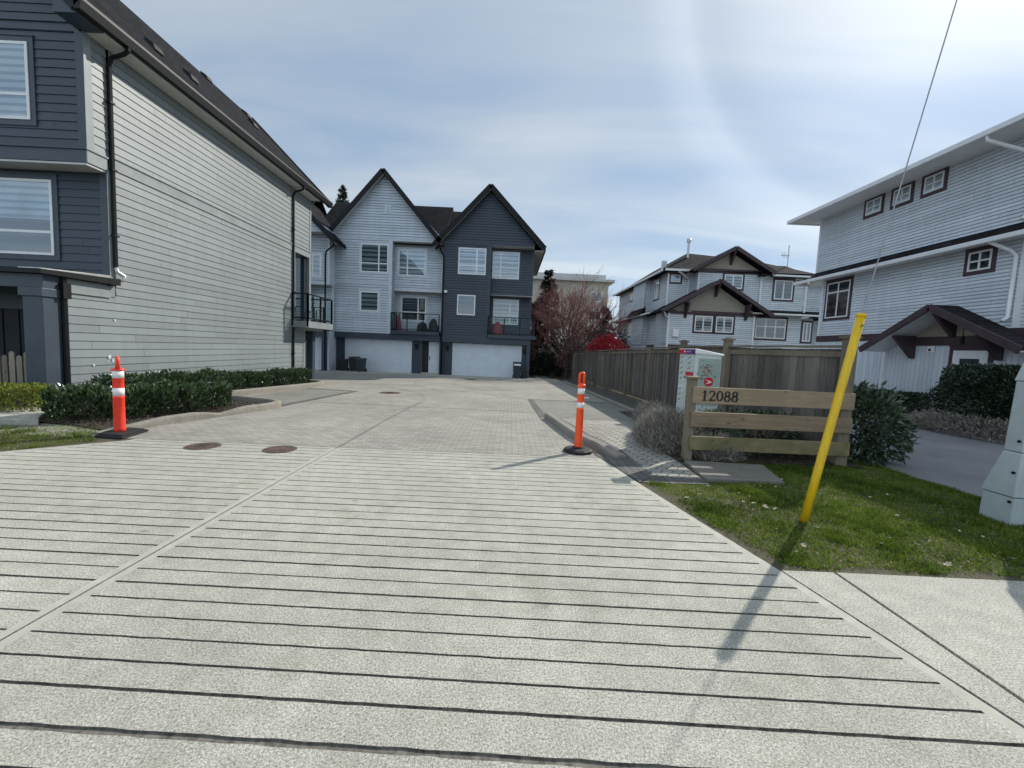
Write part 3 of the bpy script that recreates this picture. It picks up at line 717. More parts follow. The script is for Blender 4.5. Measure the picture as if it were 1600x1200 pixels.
# ================================================================ row at the end of the court
S = 29 / 24.2
def rz(z): return 1.6 + (z - 1.6) * S
def town(name, label, x0, x1, px, pz, wallm, trimm, yf, D):
    """x's in metres at the facade; the left half is flush, the right half is recessed above a balcony"""
    zb = zg(30) - .02
    th = empty(name, ((x0 + x1) / 2, yf + 4, zb), label, 'house')
    w = Wall((0, yf), (1, 0), (0, -1)); w3 = Wall((0, yf + .65), (1, 0), (0, -1)); w2 = Wall((0, yf + 1.3), (1, 0), (0, -1))
    wg = Wall((0, yf + .3), (1, 0), (0, -1))
    xc = D['xc']; zf = rz(2.16); zb2 = rz(4.88); ze = rz(7.3); zsof = rz(7.32)
    sl = (pz - D['ezl']) / (px - D['exl'])
    def front(mb):
        def siding(mb, q, o, u, n): globals()['siding'](mb, q, o, u, n, .172, .03, 0, .02)
        siding(mb, [(x0, zf), (xc, zf), (xc, zb2), (x0, zb2)], w.o, w.u, w.n)
        siding(mb, [(x0, zb2 + .17), (xc, zb2 + .17), (xc, ze + .02), (x0, ze + .02)], w.o, w.u, w.n)
        g = [(x0, ze + .17), (x1, ze + .17), (x1, ze + .3), (px, pz - .35), (x0, ze + .3)]
        siding(mb, g, w.o, w.u, w.n)
        siding(mb, [(xc, rz(4.66) + .2), (x1, rz(4.66) + .2), (x1, zsof), (xc, zsof)], w3.o, w3.u, w3.n)
        siding(mb, [(xc, zf), (x1, zf), (x1, rz(4.7)), (xc, rz(4.7))], w2.o, w2.u, w2.n)
        r = Wall((xc, 0), (0, 1), (1, 0))
        siding(mb, [(yf + .03, zf), (yf + 1.3, zf), (yf + 1.3, zsof), (yf + .03, zsof)], r.o, r.u, r.n)
        if D.get('side'):
            r = Wall((x1, 0), (0, 1), (1, 0))
            siding(mb, [(yf + 1.3, zf), (yf + 9, zf), (yf + 9, ze), (yf + 1.3, ze)], r.o, r.u, r.n)
    part(th, 'front_wall', m[wallm], front)
    def core(mb):
        mb.box(x0, x1 - .02, yf + 1.33, yf + 9, zb, zsof); mb.box(x0, xc - .03, yf + .03, yf + 1.4, zf, zsof)
        mb.box(xc - .1, x1 - .01, yf + .68, yf + 1.4, rz(4.68), zsof)
        mb.prism([(x0, yf + .03, zsof), (x1, yf + .03, zsof), (x1, yf + .03, ze + .28), (px, yf + .03, pz - .4), (x0, yf + .03, ze + .28)], (0, 5, 0))
        mb.box(x0, D['wall_to'], yf + .36, yf + 2, zb, zf); mb.box(D['wall_to'] - .01, x1, yf + .7, yf + 2, zb, zf)
    part(th, 'wall_core', m[trimm], core)
    def trim(mb):
        w.slab(mb, x0, xc + .03, zb2, zb2 + .14, -.05, .028); w.slab(mb, x0, xc + .03, zb2 + .14, zb2 + .17, -.05, .05)
        w.slab(mb, x0, x1, ze + .02, ze + .15, -.05, .028); w.slab(mb, x0, x1, ze + .15, ze + .17, -.05, .05)
        w.slab(mb, xc - .2, xc + .025, zf, zb2, -.06, .032); w.slab(mb, xc - .2, xc + .025, zb2 + .17, ze + .02, -.06, .032)
        w3.slab(mb, xc + .02, x1 + .02, rz(4.66), rz(4.66) + .2, -.05, .03)
        w3.slab(mb, x1 - .12, x1 + .022, rz(4.66) + .2, zsof, -.05, .03)
        w2.slab(mb, x1 - .12, x1 + .022, zf, rz(4.66), -.05, .03)
    part(th, 'trim', m[trimm], trim)
    part(th, 'soffit', m['soffit'], lambda mb: mb.box(xc + .02, x1, yf + .02, yf + .68, zsof - .03, zsof))
    part(th, 'soffit', m['soffit'], lambda mb: mb.box(xc + .02, x1, yf + .6, yf + 1.32, rz(4.66) - .03, rz(4.66) - .001))
    part(th, 'beam', m['navy_trim'], lambda mb: mb.box(x0, x1, yf - .03, yf + .34, rz(1.83), zf))
    for ga, gb in ((x0, D['garage'][0] - .02), (D['garage'][1] + .02, D['wall_to'])):
        part(th, 'ground_floor_wall', m['navy_siding'], lambda mb: wg.slab(mb, ga, gb, zb, rz(1.83), -.05, 0))
    gx0, gx1 = D['garage']
    def gd(mb):
        n = 4; h = (rz(1.80) - zb) / n
        for k in range(n):
            wg.slab(mb, gx0, gx1, zb + k * h + .012, zb + (k + 1) * h - .012, -.08, -.02)
            wg.slab(mb, gx0 + .002, gx1 - .002, zb + k * h + h * .5 - .006, zb + k * h + h * .5 + .006, -.03, -.016)
        wg.slab(mb, gx0, gx1, zb, rz(1.80), -.1, -.035)
    part(th, 'garage_door', m['door_white'], gd)
    for a, b in D['posts']:
        part(th, 'post', m['navy_trim'], lambda mb: mb.box(a, b, yf - .02, yf + .3, zb, rz(1.83)))
    if 'door' in D:
        a, b = D['door']
        def dr(mb):
            mb.box(a, b, yf + .45, yf + .5, zb + .1, rz(1.8), 0)
            for k in range(3): mb.box(a + .12, b - .12, yf + .435, yf + .455, zb + .3 + k * .62, zb + .75 + k * .62, 0)
            mb.box(a + .06, a + .1, yf + .4, yf + .455, zb + 1.0, zb + 1.25, 1)
        part(th, 'entry_door', [m['door_white'], m['black']], dr)
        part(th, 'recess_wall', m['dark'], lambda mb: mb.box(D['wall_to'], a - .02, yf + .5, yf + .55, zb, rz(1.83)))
        part(th, 'step', m['concrete_slab'], lambda mb: mb.box(D['wall_to'] + .05, b + .05, yf + .0, yf + .5, zb - .02, zb + .12))
    for q in D['win']:
        wl, a0, a1, z0, z1, vm, hm, bl, hsp = q
        window(th, {1: w, 2: w2, 3: w3}[wl], a0, a1, z0, z1, vm, hm, .12, trimm, blind=bl, fw=.07, hspan=hsp)
    vx, vz = D['vent']
    def vent(mb):
        w.slab(mb, vx - .2, vx + .2, vz - .3, vz + .3, -.02, .035)
        for k in range(6): w.slab(mb, vx - .14, vx + .14, vz - .24 + k * .085, vz - .2 + k * .085, 0, .055)
    part(th, 'gable_vent', m[trimm], vent)
    # roof
    exl, ezl, exr, ezr = D['exl'], D['ezl'], D['exr'], D['ezr']
    def roof(mb):
        for ex, ez in ((exl, ezl), (exr, ezr)):
            mb.prism([(ex, yf - .45, ez), (px, yf - .45, pz), (px, yf - .45, pz - .2), (ex, yf - .45, ez - .2)], (0, 9.5 if D.get('reave') and ex > px else 6, 0))
    part(th, 'gable_roof', m['shingle_y'], roof)
    def mroof(mb):
        a, b = D['main']; zr = D.get('zr', rz(10.6))
        mb.prism([(a, yf + .4, rz(7.35)), (a, yf + 5, zr), (a, yf + 9.6, rz(7.35)), (a, yf + 9.6, rz(7.2)), (a, yf + 5, zr - .18), (a, yf + .4, rz(7.2))], (b - a, 0, 0))
    part(th, 'main_roof', m['shingle_x'], mroof)
    def rake(mb):
        for ex, ez in ((exl, ezl), (exr, ezr)):
            mb.bar((ex, yf - .48, ez - .13), (px, yf - .48, pz - .13), .07, .30)
    part(th, 'rake_board', m['black'], rake)
    def rsof(mb):
        for ex, ez in ((exl, ezl), (exr, ezr)):
            mb.prism([(ex, yf - .44, ez - .21), (px, yf - .44, pz - .21), (px, yf - .44, pz - .24), (ex, yf - .44, ez - .24)], (0, .46, 0))
    part(th, 'rake_soffit', m['soffit'], rsof)
    if D.get('reave'):
        part(th, 'eave_soffit', m['soffit'], lambda mb: mb.box(x1 + .0, exr - .04, yf - .4, yf + 9, ezr - .3, ezr - .27))
        part(th, 'gutter', m['black'], lambda mb: mb.box(exr - .04, exr + .06, yf - .45, yf + 9, ezr - .3, ezr - .1))
    for pts in D.get('pipes', ()):
        part(th, 'downpipe', m['black'], lambda mb: mb.tube(pts, .055, 8))
    for x, z in D.get('lights', ()):
        part(th, 'wall_vent', m['white'], lambda mb: mb.box(x - .1, x + .1, yf - .16, yf - .01, z - .1, z + .07), bevel=.02)
    for x in D.get('lamps', ()):
        part(th, 'wall_lamp', m['black'], lambda mb: (mb.box(x - .08, x + .08, yf + .15, yf + .3, rz(1.35), rz(1.58)), mb.box(x - .12, x + .12, yf + .08, yf + .3, rz(1.58), rz(1.62))))
    if D.get('deck'):
        a, b = D['deck']
        part(th, 'balcony_deck', m[D.get('deckm', 'navy_trim')], lambda mb: mb.box(a, b, yf - .22, yf + 1.28, rz(2.17), rz(2.36)))
        railing(th, D['rail'], rz(2.36), rz(3.34), D.get('rp', 3))
    return th
k29 = 29 / 24.2
LX = lambda x: x * k29
def C(x, Ym, Yr): return x * Yr / Ym
def CZ(z, Ym, Yr): return 1.6 + (z - 1.6) * Yr / Ym
r3 = 29.65 / 25.2; r2 = 30.3 / 25.2; r3b = 29.65 / 24.7
town('townhouse', 'light grey gabled townhouse with white garage door at the end of the court', LX(-10.3), LX(-4.02), -8.75, 12.95, 'shade_lifted_siding', 'light_trim', 29.0, dict(
    xc=LX(-6.83), garage=(LX(-9.5), LX(-5.66)), wall_to=LX(-5.1), door=(LX(-4.7), LX(-4.08)), posts=((LX(-4.03), LX(-3.84)), (LX(-10.35), LX(-10.2))),
    exl=-12.35, ezl=8.72, exr=-4.85, ezr=8.5, main=(-14, -4.9), vent=(LX(-7.1), rz(9.02)), deck=(LX(-6.8), LX(-4.05)), rail=[(LX(-6.77), 30.2), (LX(-6.77), 28.82), (LX(-4.07), 28.82)],
    win=[(1, LX(-8.57), LX(-7.03), rz(5.54), rz(7.1), (.66,), (.32,), 'blind_row', None), (1, LX(-8.56), LX(-7.53), rz(3.37), rz(4.46), (), (), 'blind_row', None),
         (3, -6.72 * r3, -5.13 * r3, 1.6 + 4.0 * r3, 1.6 + 5.5 * r3, (.33,), (.29,), 'blind_row_pale', None),
         (2, -6.5 * r2, -5.05 * r2, 1.6 + 1.4 * r2, 1.6 + 2.78 * r2, (.68,), (.36,), 'blind_dark', None)],
    pipes=[[(-12.05, 28.55, 8.35), (-12.1, 28.6, 8.2), (-12.25, 28.92, 7.9), (-12.32, 28.93, 7.7), (-12.32, 28.93, -.3)]], lights=[(-12.15, 5.75)], lamps=(LX(-5.38),)))
town('townhouse', 'dark navy gabled townhouse with white garage door, right end of the row', LX(-3.98), LX(1.14), -1.70, 12.28, 'navy_siding', 'navy_trim', 29.0, dict(
    xc=LX(-1.28), garage=(LX(-3.32), LX(.68)), wall_to=LX(.95), posts=((LX(.95), LX(1.14)), (LX(-3.9), LX(-3.8))),
    exl=-5.35, ezl=8.32, exr=2.02, ezr=8.42, main=(-5.2, -1.75), zr=rz(10.35), reave=True, vent=(LX(-1.42), rz(8.75)), deck=(LX(-1.3), LX(1.42)), rail=[(LX(-1.3), 30.2), (LX(-1.3), 28.82), (LX(1.4), 28.82), (LX(1.4), 30.2)], side=True,
    win=[(1, LX(-3.11), LX(-1.56), rz(5.66), rz(7.12), (.67,), (.33,), 'blind_row_pale', None), (1, LX(-3.1), LX(-2.08), rz(3.39), rz(4.52), (), (), 'blind_dark', None),
         (3, -1.22 * r3b, .32 * r3b, 1.6 + 3.98 * r3b, 1.6 + 5.5 * r3b, (.31,), (), 'blind_row_pale', None),
         (2, -1.1 * r2, .4 * r2, 1.6 + 1.42 * r2, 1.6 + 2.88 * r2, (.66,), (.38,), 'blind_row', None)],
    pipes=[[(-5.0, 28.55, 8.3), (-4.95, 28.6, 8.1), (-4.72, 28.9, 7.6), (-4.7, 28.92, 7.3), (-4.7, 28.92, -.35)]], lights=[(-4.5, rz(4.66))], lamps=(LX(-3.6), LX(.82))))
# third house of the row, seen only as a sliver behind the left block
TC = town('townhouse', 'light grey gabled townhouse half hidden behind the left block balcony', -19.6, -12.0, -15.7, 12.3, 'shade_lifted_siding', 'light_trim', 27.5, dict(
    xc=-13.9, garage=(-18.6, -14.4), wall_to=-13.6, door=(-13.3, -12.4), posts=((-12.2, -11.95),),
    exl=-20.2, ezl=7.85, exr=-11.25, ezr=7.95, main=(-21, -14.6), vent=(-15.7, 10.2), deck=(-13.8, -12.0), rail=[(-13.8, 27.3), (-12.0, 27.3)],
    win=[(3, -13.6, -12.55, 5.75, 7.2, (.5,), (), 'blind_row', None), (2, -13.5, -12.5, 3.0, 4.6, (.5,), (), 'blind_dark', None)],
    pipes=[[(-11.35, 27.2, 7.75), (-11.4, 27.3, 7.6), (-11.9, 27.42, 7.25), (-11.95, 27.42, 7.0), (-11.95, 27.42, -.3)]]))

# ================================================================ right house (pale vinyl, plum trim)
XD = 13.6
HD = empty('house', (17, 15, 0), 'tall pale vinyl house with plum window frames and an entry gable on the right', 'house')
wd = Wall((XD, 0), (0, -1), (-1, 0))          # u = -y
def du(y): return -y
def dwall(mb):
    for y0, y1 in ((11.5, 19.3), (10.95, 11.34)):
        siding(mb, [(-y1, 5.58), (-y0, 5.58), (-y0, 8.0), (-y1, 8.0)], wd.o, wd.u, wd.n, .105, .018, 0, .011)
    siding(mb, [(-18.8, 2.76), (-11.5, 2.76), (-11.5, 5.3), (-18.8, 5.3)], wd.o, wd.u, wd.n, .105, .018, 0, .011)
    siding(mb, [(-11.34, 2.76), (-10.95, 2.76), (-10.95, 5.3), (-11.34, 5.3)], wd.o, wd.u, wd.n, .105, .018, 0, .011)
part(HD, 'wall', m['vinyl'], dwall)
def dlow(mb):
    y = 10.95
    while y < 18.8:
        mb.cr = RND(); wd.slab(mb, -(y + .138), -y, -.1, 2.5, -.05, .012); wd.slab(mb, -(y + .150), -(y + .138), -.1, 2.5, -.05, .0); y += .15
part(HD, 'lower_wall', m['vinyl'], dlow)
def dcore(mb):
    mb.box(XD + .02, 24, 10.97, 19.28, 5.3, 8.0); mb.box(XD + .02, 24, 10.97, 18.78, -.1, 5.4)
part(HD, 'wall_core', m['vinyl'], dcore)
for q in ((-19.3, -19.2, 5.5, 8.0, .022), (-18.8, -18.7, 2.76, 5.3, .022), (-11.5, -11.34, 2.76, 5.3, .03), (-11.5, -11.34, 5.5, 8.0, .03), (-15.4, -15.27, -.1, 2.5, .025)):
    part(HD, 'corner_board', m['white'], lambda mb: wd.slab(mb, *q[:4], -.05, q[4]))
part(HD, 'belt_board', m['plum'], lambda mb: wd.slab(mb, -18.82, -10.95, 2.5, 2.76, -.05, .03))
def droof(mb):
    e = 7.98; x0, x1, y0, y1 = 12.7, 25, 10.55, 20.0
    mb.hexa([(x0, y0, e), (x1, y0, e), (x1, y1, e), (x0, y1, e), (x0 + 5, y0 + 4, e + 2.1), (x1 - 5, y0 + 4, e + 2.1), (x1 - 5, y1 - 4, e + 2.1), (x0 + 5, y1 - 4, e + 2.1)])
    mb.hexa([(13.12, 10.55, 5.2), (XD, 10.55, 5.2), (XD, 19.25, 5.2), (13.12, 19.25, 5.2), (13.12, 10.55, 5.25), (XD, 10.55, 5.6), (XD, 19.25, 5.6), (13.12, 19.25, 5.25)])
    mb.hexa([(13.12, 19.25, 5.24), (16, 18.8, 5.24), (16, 19.8, 5.24), (13.12, 19.8, 5.24), (13.12, 19.25, 5.3), (16, 18.8, 5.5), (16, 19.8, 5.3), (13.12, 19.8, 5.3)])
part(HD, 'roof', m['shingle_y'], droof)
def dgut(mb):
    mb.box(12.58, 12.7, 10.5, 20.05, 7.9, 8.06); mb.box(12.58, 16, 20.0, 20.1, 7.9, 8.06); mb.box(12.7, 16, 10.44, 10.55, 7.9, 8.06)
    mb.box(13.0, 13.12, 10.5, 19.85, 5.1, 5.235); mb.box(13.0, 16, 19.8, 19.9, 5.1, 5.235)
part(HD, 'gutter', m['white'], dgut, bevel=.02)
part(HD, 'soffit', m['white'], lambda mb: (mb.box(12.72, XD, 10.57, 19.98, 7.94, 7.975), mb.box(13.13, XD, 10.57, 19.23, 5.16, 5.196), mb.box(XD, 20, 18.8, 19.9, 5.16, 5.196), mb.box(XD, 20, 19.28, 19.98, 7.94, 7.975)))
def ddp(mb):
    mb.tube([(12.66, 11.9, 7.92), (12.68, 11.9, 7.8), (13.3, 11.6, 7.45), (13.53, 11.5, 7.3), (13.53, 11.46, 5.75), (13.4, 11.45, 5.62)], .05, 10)
    mb.tube([(13.07, 11.9, 5.22), (13.1, 11.9, 5.12), (13.45, 11.65, 4.85), (13.53, 11.58, 4.7), (13.53, 11.58, 3.05), (13.4, 11.6, 2.95)], .05, 10)
part(HD, 'downpipe', m['white'], ddp, smooth=True)
for (ya, yb, z0, z1, vm, hm, bl) in ((16.83, 16.16, 7.33, 8.06, (.5,), (.5,), 'blind_pale'), (15.66, 15.0, 7.33, 8.06, (.5,), (.5,), 'blind_pale'), (14.52, 13.88, 7.33, 8.06, (.5,), (.5,), 'blind_pale'),
                                    (12.82, 12.2, 4.48, 5.04, (.5,), (.5,), 'blind_dark'), (18.42, 17.2, 3.5, 4.98, (.5,), (.72,), 'blind_dark')):
    z1 = min(z1, 7.86)
    window(HD, wd, -ya, -yb, z0, z1, vm, hm, .11, 'plum', fm='white', blind=bl, fw=.05)
window(HD, wd, -12.9, -11.95, .0, 2.14, (), (), .13, 'plum', fm='white', blind='blind_dark', fw=.1, name='entry_door')
def ddoor(mb):
    wd.slab(mb, -12.86, -11.99, .03, 1.25, -.02, .055); wd.slab(mb, -12.86, -12.7, 1.25, 2.1, -.02, .055); wd.slab(mb, -12.15, -11.99, 1.25, 2.1, -.02, .055); wd.slab(mb, -12.7, -12.15, 1.9, 2.1, -.02, .055)
part(HD, 'door_leaf', m['white'], ddoor, bevel=.006)
def pent(mb):
    xf = 12.72; yr, zr = 12.95, 3.5; yl, zl = 15.3, 2.2; yq, zq = 10.55, 2.2
    for ye, z in ((yl, zl), (yq, zq)):
        mb.prism([(xf, ye, z), (xf, yr, zr), (xf, yr, zr - .07), (xf, ye, z - .07)], (XD - xf, 0, 0))
part(HD, 'entry_roof', m['shingle_y'], pent)
def pentf(mb):
    xf = 12.69
    mb.bar((xf, 15.34, 2.12), (xf, 12.95, 3.42), .06, .2); mb.bar((xf, 10.5, 2.12), (xf, 12.95, 3.42), .06, .2)
    wd.slab(mb, -14.6, -11.3, 2.3, 2.56, 0, .06)
    def brace(y, z):
        mb.prism([(XD - .02, y - .06, z), (XD - .02, y - .06, z - .75), (XD - .12, y - .06, z - .75), (12.85, y - .06, z - .08), (12.85, y - .06, z)], (0, .12, 0))
    brace(14.2, 2.62); brace(11.65, 2.62); brace(12.95, 3.3)
part(HD, 'entry_timber', m['plum'], pentf)
part(HD, 'entry_gable', m['shake'], lambda mb: mb.prism([(XD - .04, 14.5, 2.58), (XD - .04, 11.4, 2.58), (XD - .04, 12.95, 3.4)], (.03, 0, 0)))
part(HD, 'entry_soffit', m['white'], lambda mb: [mb.prism([(12.74, ye, 2.11), (12.74, 12.95, 3.41), (12.74, 12.95, 3.38), (12.74, ye, 2.08)], (XD - 12.76, 0, 0)) for ye in (15.25, 10.6)])
part(HD, 'house_number_plate', [m['white'], m['black']], lambda mb: (wd.slab(mb, -13.75, -13.5, 2.08, 2.28, 0, .03, 0), wd.slab(mb, -13.70, -13.62, 2.12, 2.2, .03, .035, 1)), bevel=0)
part(HD, 'door_bell', m['black'], lambda mb: wd.slab(mb, -13.22, -13.16, 1.05, 1.25, 0, .04))
part(HD, 'entry_lamp', m['black'], lambda mb: mb.tube([(13.2, 12.35, 3.0), (13.2, 12.35, 2.55), (13.2, 12.35, 2.5), (13.2, 12.35, 2.3)], [.012, .012, .05, .04], 8))

# ================================================================ house beyond the fence
HE = empty('house', (16, 36, 0), 'pale vinyl house with two plum trimmed front gables behind the wooden fence', 'house')
we = Wall((0, 31), (1, 0), (0, -1)); weu = Wall((0, 31.7), (1, 0), (0, -1)); wes = Wall((11.8, 0), (0, 1), (-1, 0)); we2 = Wall((0, 32.6), (1, 0), (0, -1))
wer = Wall((0, 31.6), (1, 0), (0, -1))
sid = lambda mb, w, a0, a1, z0, z1: siding(mb, [(a0, z0), (a1, z0), (a1, z1), (a0, z1)], w.o, w.u, w.n, .14, .024, 0, .022)
def ewall(mb):
    sid(mb, we, 11.5, 17.6, 2.45, 4.92); sid(mb, weu, 13.75, 18.3, 5.0, 8.0)
    sid(mb, we2, 11.8, 13.8, 5.0, 7.95); sid(mb, wes, 32.6, 47, 2.45, 4.95); sid(mb, wes, 32.6, 47, 5.0, 7.95)
    sid(mb, Wall((11.5, 0), (0, 1), (-1, 0)), 31.02, 32.6, 2.45, 4.9)
    sid(mb, wer, 18.35, 21.6, 5.2, 7.75); sid(mb, wer, 17.6, 22.4, 2.45, 4.8)
    sid(mb, Wall((18.32, 0), (0, 1), (1, 0)), 31.72, 33.5, 5.0, 7.9)
    sid(mb, Wall((11.35, 0), (0, 1), (-1, 0)), 36.6, 40.2, 2.45, 7.95); sid(mb, Wall((0, 36.6), (1, 0), (0, -1)), 11.36, 11.8, 2.45, 7.95)
part(HE, 'wall', m['vinyl'], ewall)
def ecore(mb):
    mb.box(11.52, 17.58, 31.02, 34, -.6, 4.9); mb.box(13.77, 18.28, 31.72, 40, 4.8, 8); mb.box(11.82, 13.9, 32.62, 47, -.6, 7.95); mb.box(12, 22.4, 31.62, 47, -.6, 4.8)
    mb.box(18.35, 21.55, 31.62, 46, 4.8, 7.75); mb.box(11.37, 12, 36.62, 40.18, -.6, 7.95)
part(HE, 'wall_core', m['vinyl'], ecore)
def ewing(mb):
    w = Wall((0, 34.0), (1, 0), (0, -1)); sid(mb, w, 21.6, 30, 2.45, 7.7); sid(mb, Wall((21.62, 0), (0, 1), (1, 0)), 31.62, 34, 4.9, 7.7)
    mb.box(22, 30, 34.03, 40, -.6, 7.7)
part(HE, 'side_wing', m['vinyl'], ewing)
part(HE, 'wing_roof', m['shingle_x'], lambda mb: (mb.prism([(23.2, 31.4, 4.9), (27.5, 31.4, 6.6), (27.5, 31.4, 6.45), (23.2, 31.4, 4.75)], (0, 2.7, 0)), mb.box(21, 31, 33.5, 40, 7.7, 7.85)))
def gable(mb, xl, xr, px, ze, zp, y0, y1, t=.1):
    for ex in (xl, xr):
        mb.prism([(ex, y0, ze), (px, y0, zp), (px, y0, zp - t), (ex, y0, ze - t)], (0, y1 - y0, 0))
def eroof(mb):
    gable(mb, 10.7, 18.55, 14.7, 4.85, 7.15, 30.3, 33)
    gable(mb, 13.0, 18.9, 15.95, 7.95, 9.65, 31.0, 36)
    z = 7.95
    mb.faces([(11.2, 31.9, z), (22.2, 31.1, z), (22.2, 47.6, z), (11.2, 47.6, z), (14.2, 35.4, 10.05), (19.2, 35.2, 9.7), (19.2, 44, 9.7), (14.2, 44.2, 10.05)],
             [(0, 1, 5, 4), (1, 2, 6, 5), (2, 3, 7, 6), (3, 0, 4, 7), (4, 5, 6, 7), (3, 2, 1, 0)])
    mb.prism([(11.15, 32.4, 4.95), (11.8, 32.4, 5.35), (11.8, 32.4, 4.9)], (0, 15, 0))
    mb.prism([(10.8, 36.4, 5.0), (11.4, 36.4, 5.7), (11.4, 36.4, 4.95)], (0, 4, 0))
    mb.prism([(17.5, 31.0, 4.98), (17.5, 31.62, 5.3), (17.5, 31.62, 4.95)], (5.3, 0, 0))
    mb.hexa([(18.0, 31.0, 7.72), (22, 31.0, 7.72), (22, 34, 7.72), (18.0, 34, 7.72), (19, 33.2, 8.9), (21, 33.2, 8.9), (21, 34, 8.9), (19, 34, 8.9)])
part(HE, 'roof', m['shingle_x'], eroof)
def etim(mb):
    for xl, xr, px, ze, zp, y in ((10.65, 18.6, 14.7, 4.75, 7.06, 30.25), (12.95, 18.95, 15.95, 7.86, 9.56, 30.95)):
        mb.bar((xl, y, ze), (px, y, zp), .07, .26); mb.bar((xr, y, ze), (px, y, zp), .07, .26)
    we.slab(mb, 11.4, 17.8, 4.66, 4.95, -.02, .05); weu.slab(mb, 13.6, 18.35, 7.85, 8.15, -.02, .05)
    def br(x, y, z, h=.9, o=.65): mb.prism([(x - .08, y, z), (x - .08, y, z - h), (x - .08, y - .1, z - h), (x - .08, y - o, z - .1), (x - .08, y - o, z)], (.16, 0, 0))
    br(12.6, 31, 5.5, 1.1); br(17.0, 31, 5.5, 1.1); br(14.7, 31, 6.9); br(15.95, 31.7, 9.35)
    we.slab(mb, 11.45, 17.7, 2.15, 2.45, -.05, .03); wes.slab(mb, 31.5, 47, 2.15, 2.45, -.05, .03); wer.slab(mb, 17.6, 22.4, 2.15, 2.45, -.05, .03)
part(HE, 'gable_timber', m['plum'], etim)
part(HE, 'gable_panel', m['shake'], lambda mb: (mb.prism([(11.6, 30.98, 4.96), (17.7, 30.98, 4.96), (14.7, 30.98, 6.85)], (0, .05, 0)), mb.prism([(13.9, 31.66, 8.15), (18.1, 31.66, 8.15), (15.95, 31.66, 9.35)], (0, .05, 0))))
part(HE, 'base_wall', m['vinyl'], lambda mb: (we.slab(mb, 11.5, 17.6, -.8, 2.15, -.3, .01), wes.slab(mb, 31.5, 47, -.8, 2.15, -.3, .01), wer.slab(mb, 17.6, 22.4, -.8, 2.15, -.3, .01)))
def egut(mb):
    mb.box(11.1, 11.22, 31.8, 47.6, 7.9, 8.05); mb.box(11.1, 13.1, 31.8, 31.9, 7.9, 8.05); mb.box(18.8, 22.2, 30.98, 31.08, 7.68, 7.8)
    mb.box(10.98, 11.15, 32.4, 47.4, 4.9, 5.02); mb.box(17.5, 22.8, 30.9, 31.0, 4.9, 5.02); mb.box(12.0, 13, 30.9, 31, 4.88, 4.9)
    for x, y, z0, z1 in ((11.42, 30.95, -.5, 4.7), (13.68, 31.66, 5.0, 7.8), (17.66, 30.96, 2.2, 4.7), (11.75, 32.5, 5.2, 7.8), (21.6, 31.5, 5.2, 7.7), (18.3, 31.62, 5.1, 7.8)):
        mb.box(x - .06, x + .06, y - .05, y + .05, z0, z1)
    mb.tube([(10.95, 30.6, 4.72), (11.1, 30.7, 4.5), (11.42, 30.93, 4.3)], .06, 6); mb.tube([(12.3, 31.85, 7.85), (12.9, 32.2, 7.6), (13.3, 32.5, 7.4), (13.3, 32.5, 5.0)], .06, 6)
    mb.tube([(18.9, 31.2, 7.85), (18.3, 31.5, 7.55), (18.3, 31.55, 7.4)], .06, 6)
part(HE, 'gutter', m['white'], egut)
for w, a0, a1, z0, z1, vm, hm, bl in ((we, 13.35, 14.65, 3.46, 4.6, (.48,), (), 'blind_far'), (we, 14.9, 16.15, 3.46, 4.6, (.48,), (), 'blind_far'), (weu, 15.6, 16.95, 6.75, 7.78, (.48,), (), 'blind_far'),
                                     (wer, 19.3, 20.65, 6.1, 7.5, (.5,), (), 'blind_dark'), (wer, 18.15, 20.4, 3.2, 4.68, (.33, .66), (.6,), 'blind_dark'), (we2, 11.95, 12.7, 7.2, 7.75, (), (), 'blind_pale'),
                                     (wer, 21.7, 22.3, 3.1, 4.5, (.5,), (), 'blind_dark')):
    window(HE, w, a0, a1, z0, z1, vm, hm, .14, 'plum', fm='white', blind=bl, fw=.08)
for a0, a1, z0, z1 in ((34.5, 35.6, 6.2, 7.75), (41.4, 43, 6.9, 7.7), (41.3, 42.7, 3.4, 5.0 - .3)):
    window(HE, wes, a0, a1, z0, z1, (.5,), (), .14, 'plum', fm='white', blind='blind_dark', fw=.08)
part(HE, 'roof_vent', m['galv'], lambda mb: (mb.tube([(13.9, 34.5, 9.2), (13.9, 34.5, 10.75)], .09, 8), mb.lathe([(.16, 0), (.17, .22), (.1, .3)], (13.9, 34.5, 10.7), 10)))
part(HE, 'chimney', m['galv'], lambda mb: mb.box(12.45, 12.8, 36, 36.3, 8.6, 9.5))
part(HE, 'antenna', m['galv'], lambda mb: (mb.tube([(21.2, 33.3, 8.6), (21.2, 33.3, 10.5)], .035, 6), mb.tube([(20.6, 33.3, 9.7), (21.3, 33.3, 9.75)], .025, 5), mb.tube([(20.8, 33.1, 9.5), (20.8, 33.5, 9.95)], .02, 5), mb.tube([(21.0, 33.1, 9.5), (21.0, 33.5, 9.95)], .02, 5)))
part(HE, 'wall_box', m['white'], lambda mb: we.slab(mb, 11.75, 12.2, 3.0, 3.55, 0, .2), bevel=.03)

# far apartment block
AP = empty('apartment_building', (9, 64, -.7), 'distant cream flat roofed apartment block behind the bare red tree', 'building')
part(AP, 'wall', m['stucco'], lambda mb: mb.box(2, 13.4, 60, 72, -1, 11.4))
part(AP, 'parapet', m['soffit'], lambda mb: (mb.box(1.8, 13.0, 60.2, 72, 11.7, 12.45), mb.box(1.3, 14.1, 59.3, 72.5, 11.4, 11.7)))
wa = Wall((0, 60), (1, 0), (0, -1))
for a in (10.9,):
    for z in (3.4, 6.1, 8.7):
        window(AP, wa, a, a + 1.7, z, z + 1.35, (.5,), (), 0, 'white', blind='blind_dark', fw=.09)
